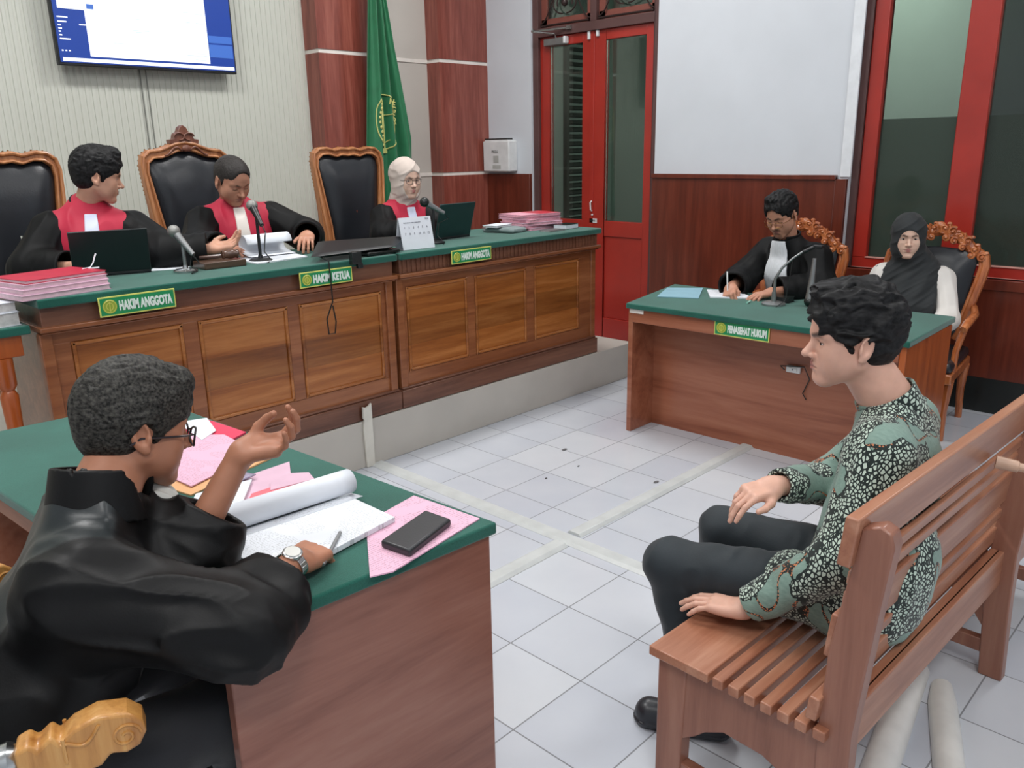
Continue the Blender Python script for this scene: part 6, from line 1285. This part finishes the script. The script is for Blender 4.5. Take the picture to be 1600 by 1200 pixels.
def build_PR():
    J = dict(head=(-2.020, -1.592, 1.074), neck=(-2.118, -1.640, 0.965), shR=(-2.215, -1.775, 0.860), shL=(-2.080, -1.490, 0.880), elR=(-2.045, -1.930, 0.790), wrR=(-1.852, -1.850, 0.808), elL=(-1.985, -1.690, 0.835), wrL=(-1.866, -1.706, 1.004), pel=(-2.40, -1.62, 0.52))
    p = dict(eye=0.0, wide=1.03, hairt=0.020, side=0.4, hairf=(70, 40, 70), haira=0.0026, fringe=[((0.0, 0.058, 0.096), (0.052, 0.040, 0.030))], jaw=1.1, cheek=1.12, hl=-0.006, nape=-0.018, lash=-0.005, stache=0.2)
    f = Fig('grey-haired man in black robe and glasses reading at the near desk', J, (-7, 15, -3), p, SK4, (-2.4, -1.62, 0), 1.08)
    f.ks = 0.06; f.nk = 0.006; f.dn = {'R': (0.35, -0.90, -0.25), 'L': (-0.1, -0.3, -0.9)}; f.clips = [((-1.72, -1.1, 0.4), (0.33, 0.86, 0.3635))]
    # raised left hand, palm up; right hand resting on the page
    hl_ = hand_frame(J['wrL'], (0.66, -0.60, 0.16), (0.15, 0.25, -0.90)); hr = hand_frame(J['wrR'], (0.82, 0.45, -0.20), (0.05, -0.20, 1))
    f.body({'L': (hl_, dict(curl=[(38, 38, 20), (30, 42, 24), (34, 44, 26), (30, 34, 20)], spread=(0.22, 0.06, -0.06, -0.22), scale=0.9, thumb=[(0.026, 0.022, -0.010), (0.044, 0.044, -0.030), (0.046, 0.068, -0.046), (0.040, 0.088, -0.058)])),
            'R': (hr, dict(curl=[(30, 40, 24), (34, 46, 28), (38, 50, 30), (42, 52, 30)], thumb=[(0.026, 0.022, -0.010), (0.040, 0.048, -0.026), (0.036, 0.074, -0.036), (0.026, 0.092, -0.044)]))}, 0.003, 0.0026); f.hair(HG, 0.0028)
    rb = plain('foreground black robe', srgb(9, 9, 10), 0.5, 0, 0.2, 9, 0.1, 0.0, 0, 260, spec=0.24)
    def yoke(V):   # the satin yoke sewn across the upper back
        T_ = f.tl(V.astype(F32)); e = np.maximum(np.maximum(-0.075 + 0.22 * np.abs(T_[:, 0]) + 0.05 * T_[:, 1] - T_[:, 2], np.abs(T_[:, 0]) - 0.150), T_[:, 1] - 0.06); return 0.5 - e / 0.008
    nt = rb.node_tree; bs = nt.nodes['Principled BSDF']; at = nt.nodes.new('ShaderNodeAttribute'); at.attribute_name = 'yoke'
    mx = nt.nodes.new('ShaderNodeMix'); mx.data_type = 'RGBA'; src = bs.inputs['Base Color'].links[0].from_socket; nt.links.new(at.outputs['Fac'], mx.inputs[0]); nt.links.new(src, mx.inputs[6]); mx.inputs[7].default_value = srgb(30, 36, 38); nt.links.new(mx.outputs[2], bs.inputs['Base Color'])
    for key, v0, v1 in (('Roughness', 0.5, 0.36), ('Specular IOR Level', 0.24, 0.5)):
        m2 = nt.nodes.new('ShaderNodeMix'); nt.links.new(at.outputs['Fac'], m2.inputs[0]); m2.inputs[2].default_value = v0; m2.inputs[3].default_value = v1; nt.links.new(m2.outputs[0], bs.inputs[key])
    def extra(P): # seat spread
        return ell(P, (-2.44, -1.60, 0.52), (0.22, 0.24, 0.20))
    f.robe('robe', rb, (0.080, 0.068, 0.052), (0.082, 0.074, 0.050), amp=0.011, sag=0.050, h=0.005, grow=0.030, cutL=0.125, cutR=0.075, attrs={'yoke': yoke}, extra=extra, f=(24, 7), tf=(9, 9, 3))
    f.collar('collar', rb, 0.024, 0.060, 0.0075, 0.04, 0.004, 0.0, 0.62)
    f.glasses(plain('dark glasses frame', srgb(40, 34, 38), 0.3), w_=0.026, hgt=0.018, z=-0.010, y=0.104, r=0.0022)
    make_mesh('white_bib', [nets(lambda P: smax(ell(P, toworld((0.0, 0.05, -0.16), f.o, f.R), (0.05, 0.055, 0.05)) - 0.003 * np.sin(f.tl(P)[:, 0] * 300), 0.776 - P[:, 2], 0.004), toworld((0, 0.05, -0.16), f.o, f.R) - 0.09, toworld((0, 0.05, -0.16), f.o, f.R) + 0.09, 0.004)], fabric('white bib cloth', srgb(206, 206, 200), 0.7, 0.2, 0.05), f.root)
    trs = make_mesh('trousers', [nets(lambda P: smax(np.minimum(chain(P, [(-2.42, -1.74, 0.50), (-1.98, -1.78, 0.51), (-1.93, -1.80, 0.09)], [0.10, 0.075, 0.05], 0.03), chain(P, [(-2.42, -1.50, 0.50), (-1.98, -1.46, 0.51), (-1.93, -1.44, 0.09)], [0.10, 0.075, 0.05], 0.03)) - 0.004 * (1 - 2 * np.abs(noise(P * 14))), 0.06 - P[:, 2], 0.004), (-2.60, -1.95, 0.02), (-1.80, -1.30, 0.64), 0.008)], fabric('black trousers', srgb(24, 25, 30), 0.7, 0.2, 0.1), f.root)
    for yy in (-1.81, -1.43):
        make_mesh('shoe', [nets(lambda P: smax(cap(P, (-1.97, yy, 0.035), (-1.78, yy, 0.03), 0.045, 0.045), -P[:, 2] + 0.001, 0.001), (-2.05, yy - 0.07, -0.01), (-1.70, yy + 0.07, 0.11), 0.006)], bpy.data.materials['black leather shoe'], f.root)
    # wristwatch on the right wrist
    w0 = V3(J['wrR']); e0 = V3(J['elR']); ax = nrm(w0 - e0); c = w0 - ax * 0.012; up = nrm(np.array([0.05, -0.25, 1.0]) - ax * np.dot(ax, (0.05, -0.25, 1.0))); sd = np.cross(ax, up)
    k = MB(); n = 22
    for i in range(n):
        a = 2 * math.pi * i / n; cc = c + sd * math.cos(a) * 0.0315 + up * math.sin(a) * 0.0255
        tdir = Vector((-math.sin(a) * sd + math.cos(a) * up).tolist()); nd = Vector((math.cos(a) * sd + math.sin(a) * up).tolist()); ad = Vector(ax.tolist())
        R = Matrix((tdir, ad, nd)).transposed(); vs = [Vector(cc.tolist()) + R @ Vector((x * 0.0041, y * 0.009, z * 0.0016)) for z in (-1, 1) for y in (-1, 1) for x in (-1, 1)]
        k.add(vs, [(0, 2, 3, 1), (4, 5, 7, 6), (0, 1, 5, 4), (2, 6, 7, 3), (0, 4, 6, 2), (1, 3, 7, 5)])
    # a watch is put on, not grown: it stays a child of the wearer as worn clothing
    band = k.build('wristwatch', M['chrome'], f.root, bevel=0.0008)
    k = MB(); cc = c + up * 0.0275; k.lathe(cc.tolist(), [(0.019, -0.003), (0.0195, 0.003), (0.017, 0.005)], 24, axis=up.tolist()); k.build('watch_case', M['chrome'], band, smooth=True, angle=40)
    k = MB(); k.lathe((cc + up * 0.0052).tolist(), [(0.0155, 0), (0.0155, 0.0004)], 24, axis=up.tolist()); k.build('watch_dial', plain('pale watch dial', srgb(206, 206, 200), 0.3), band)
    return f
build_JL(); build_JC(); build_JR(); build_LA(); build_WO()
build_BA(); build_PR()
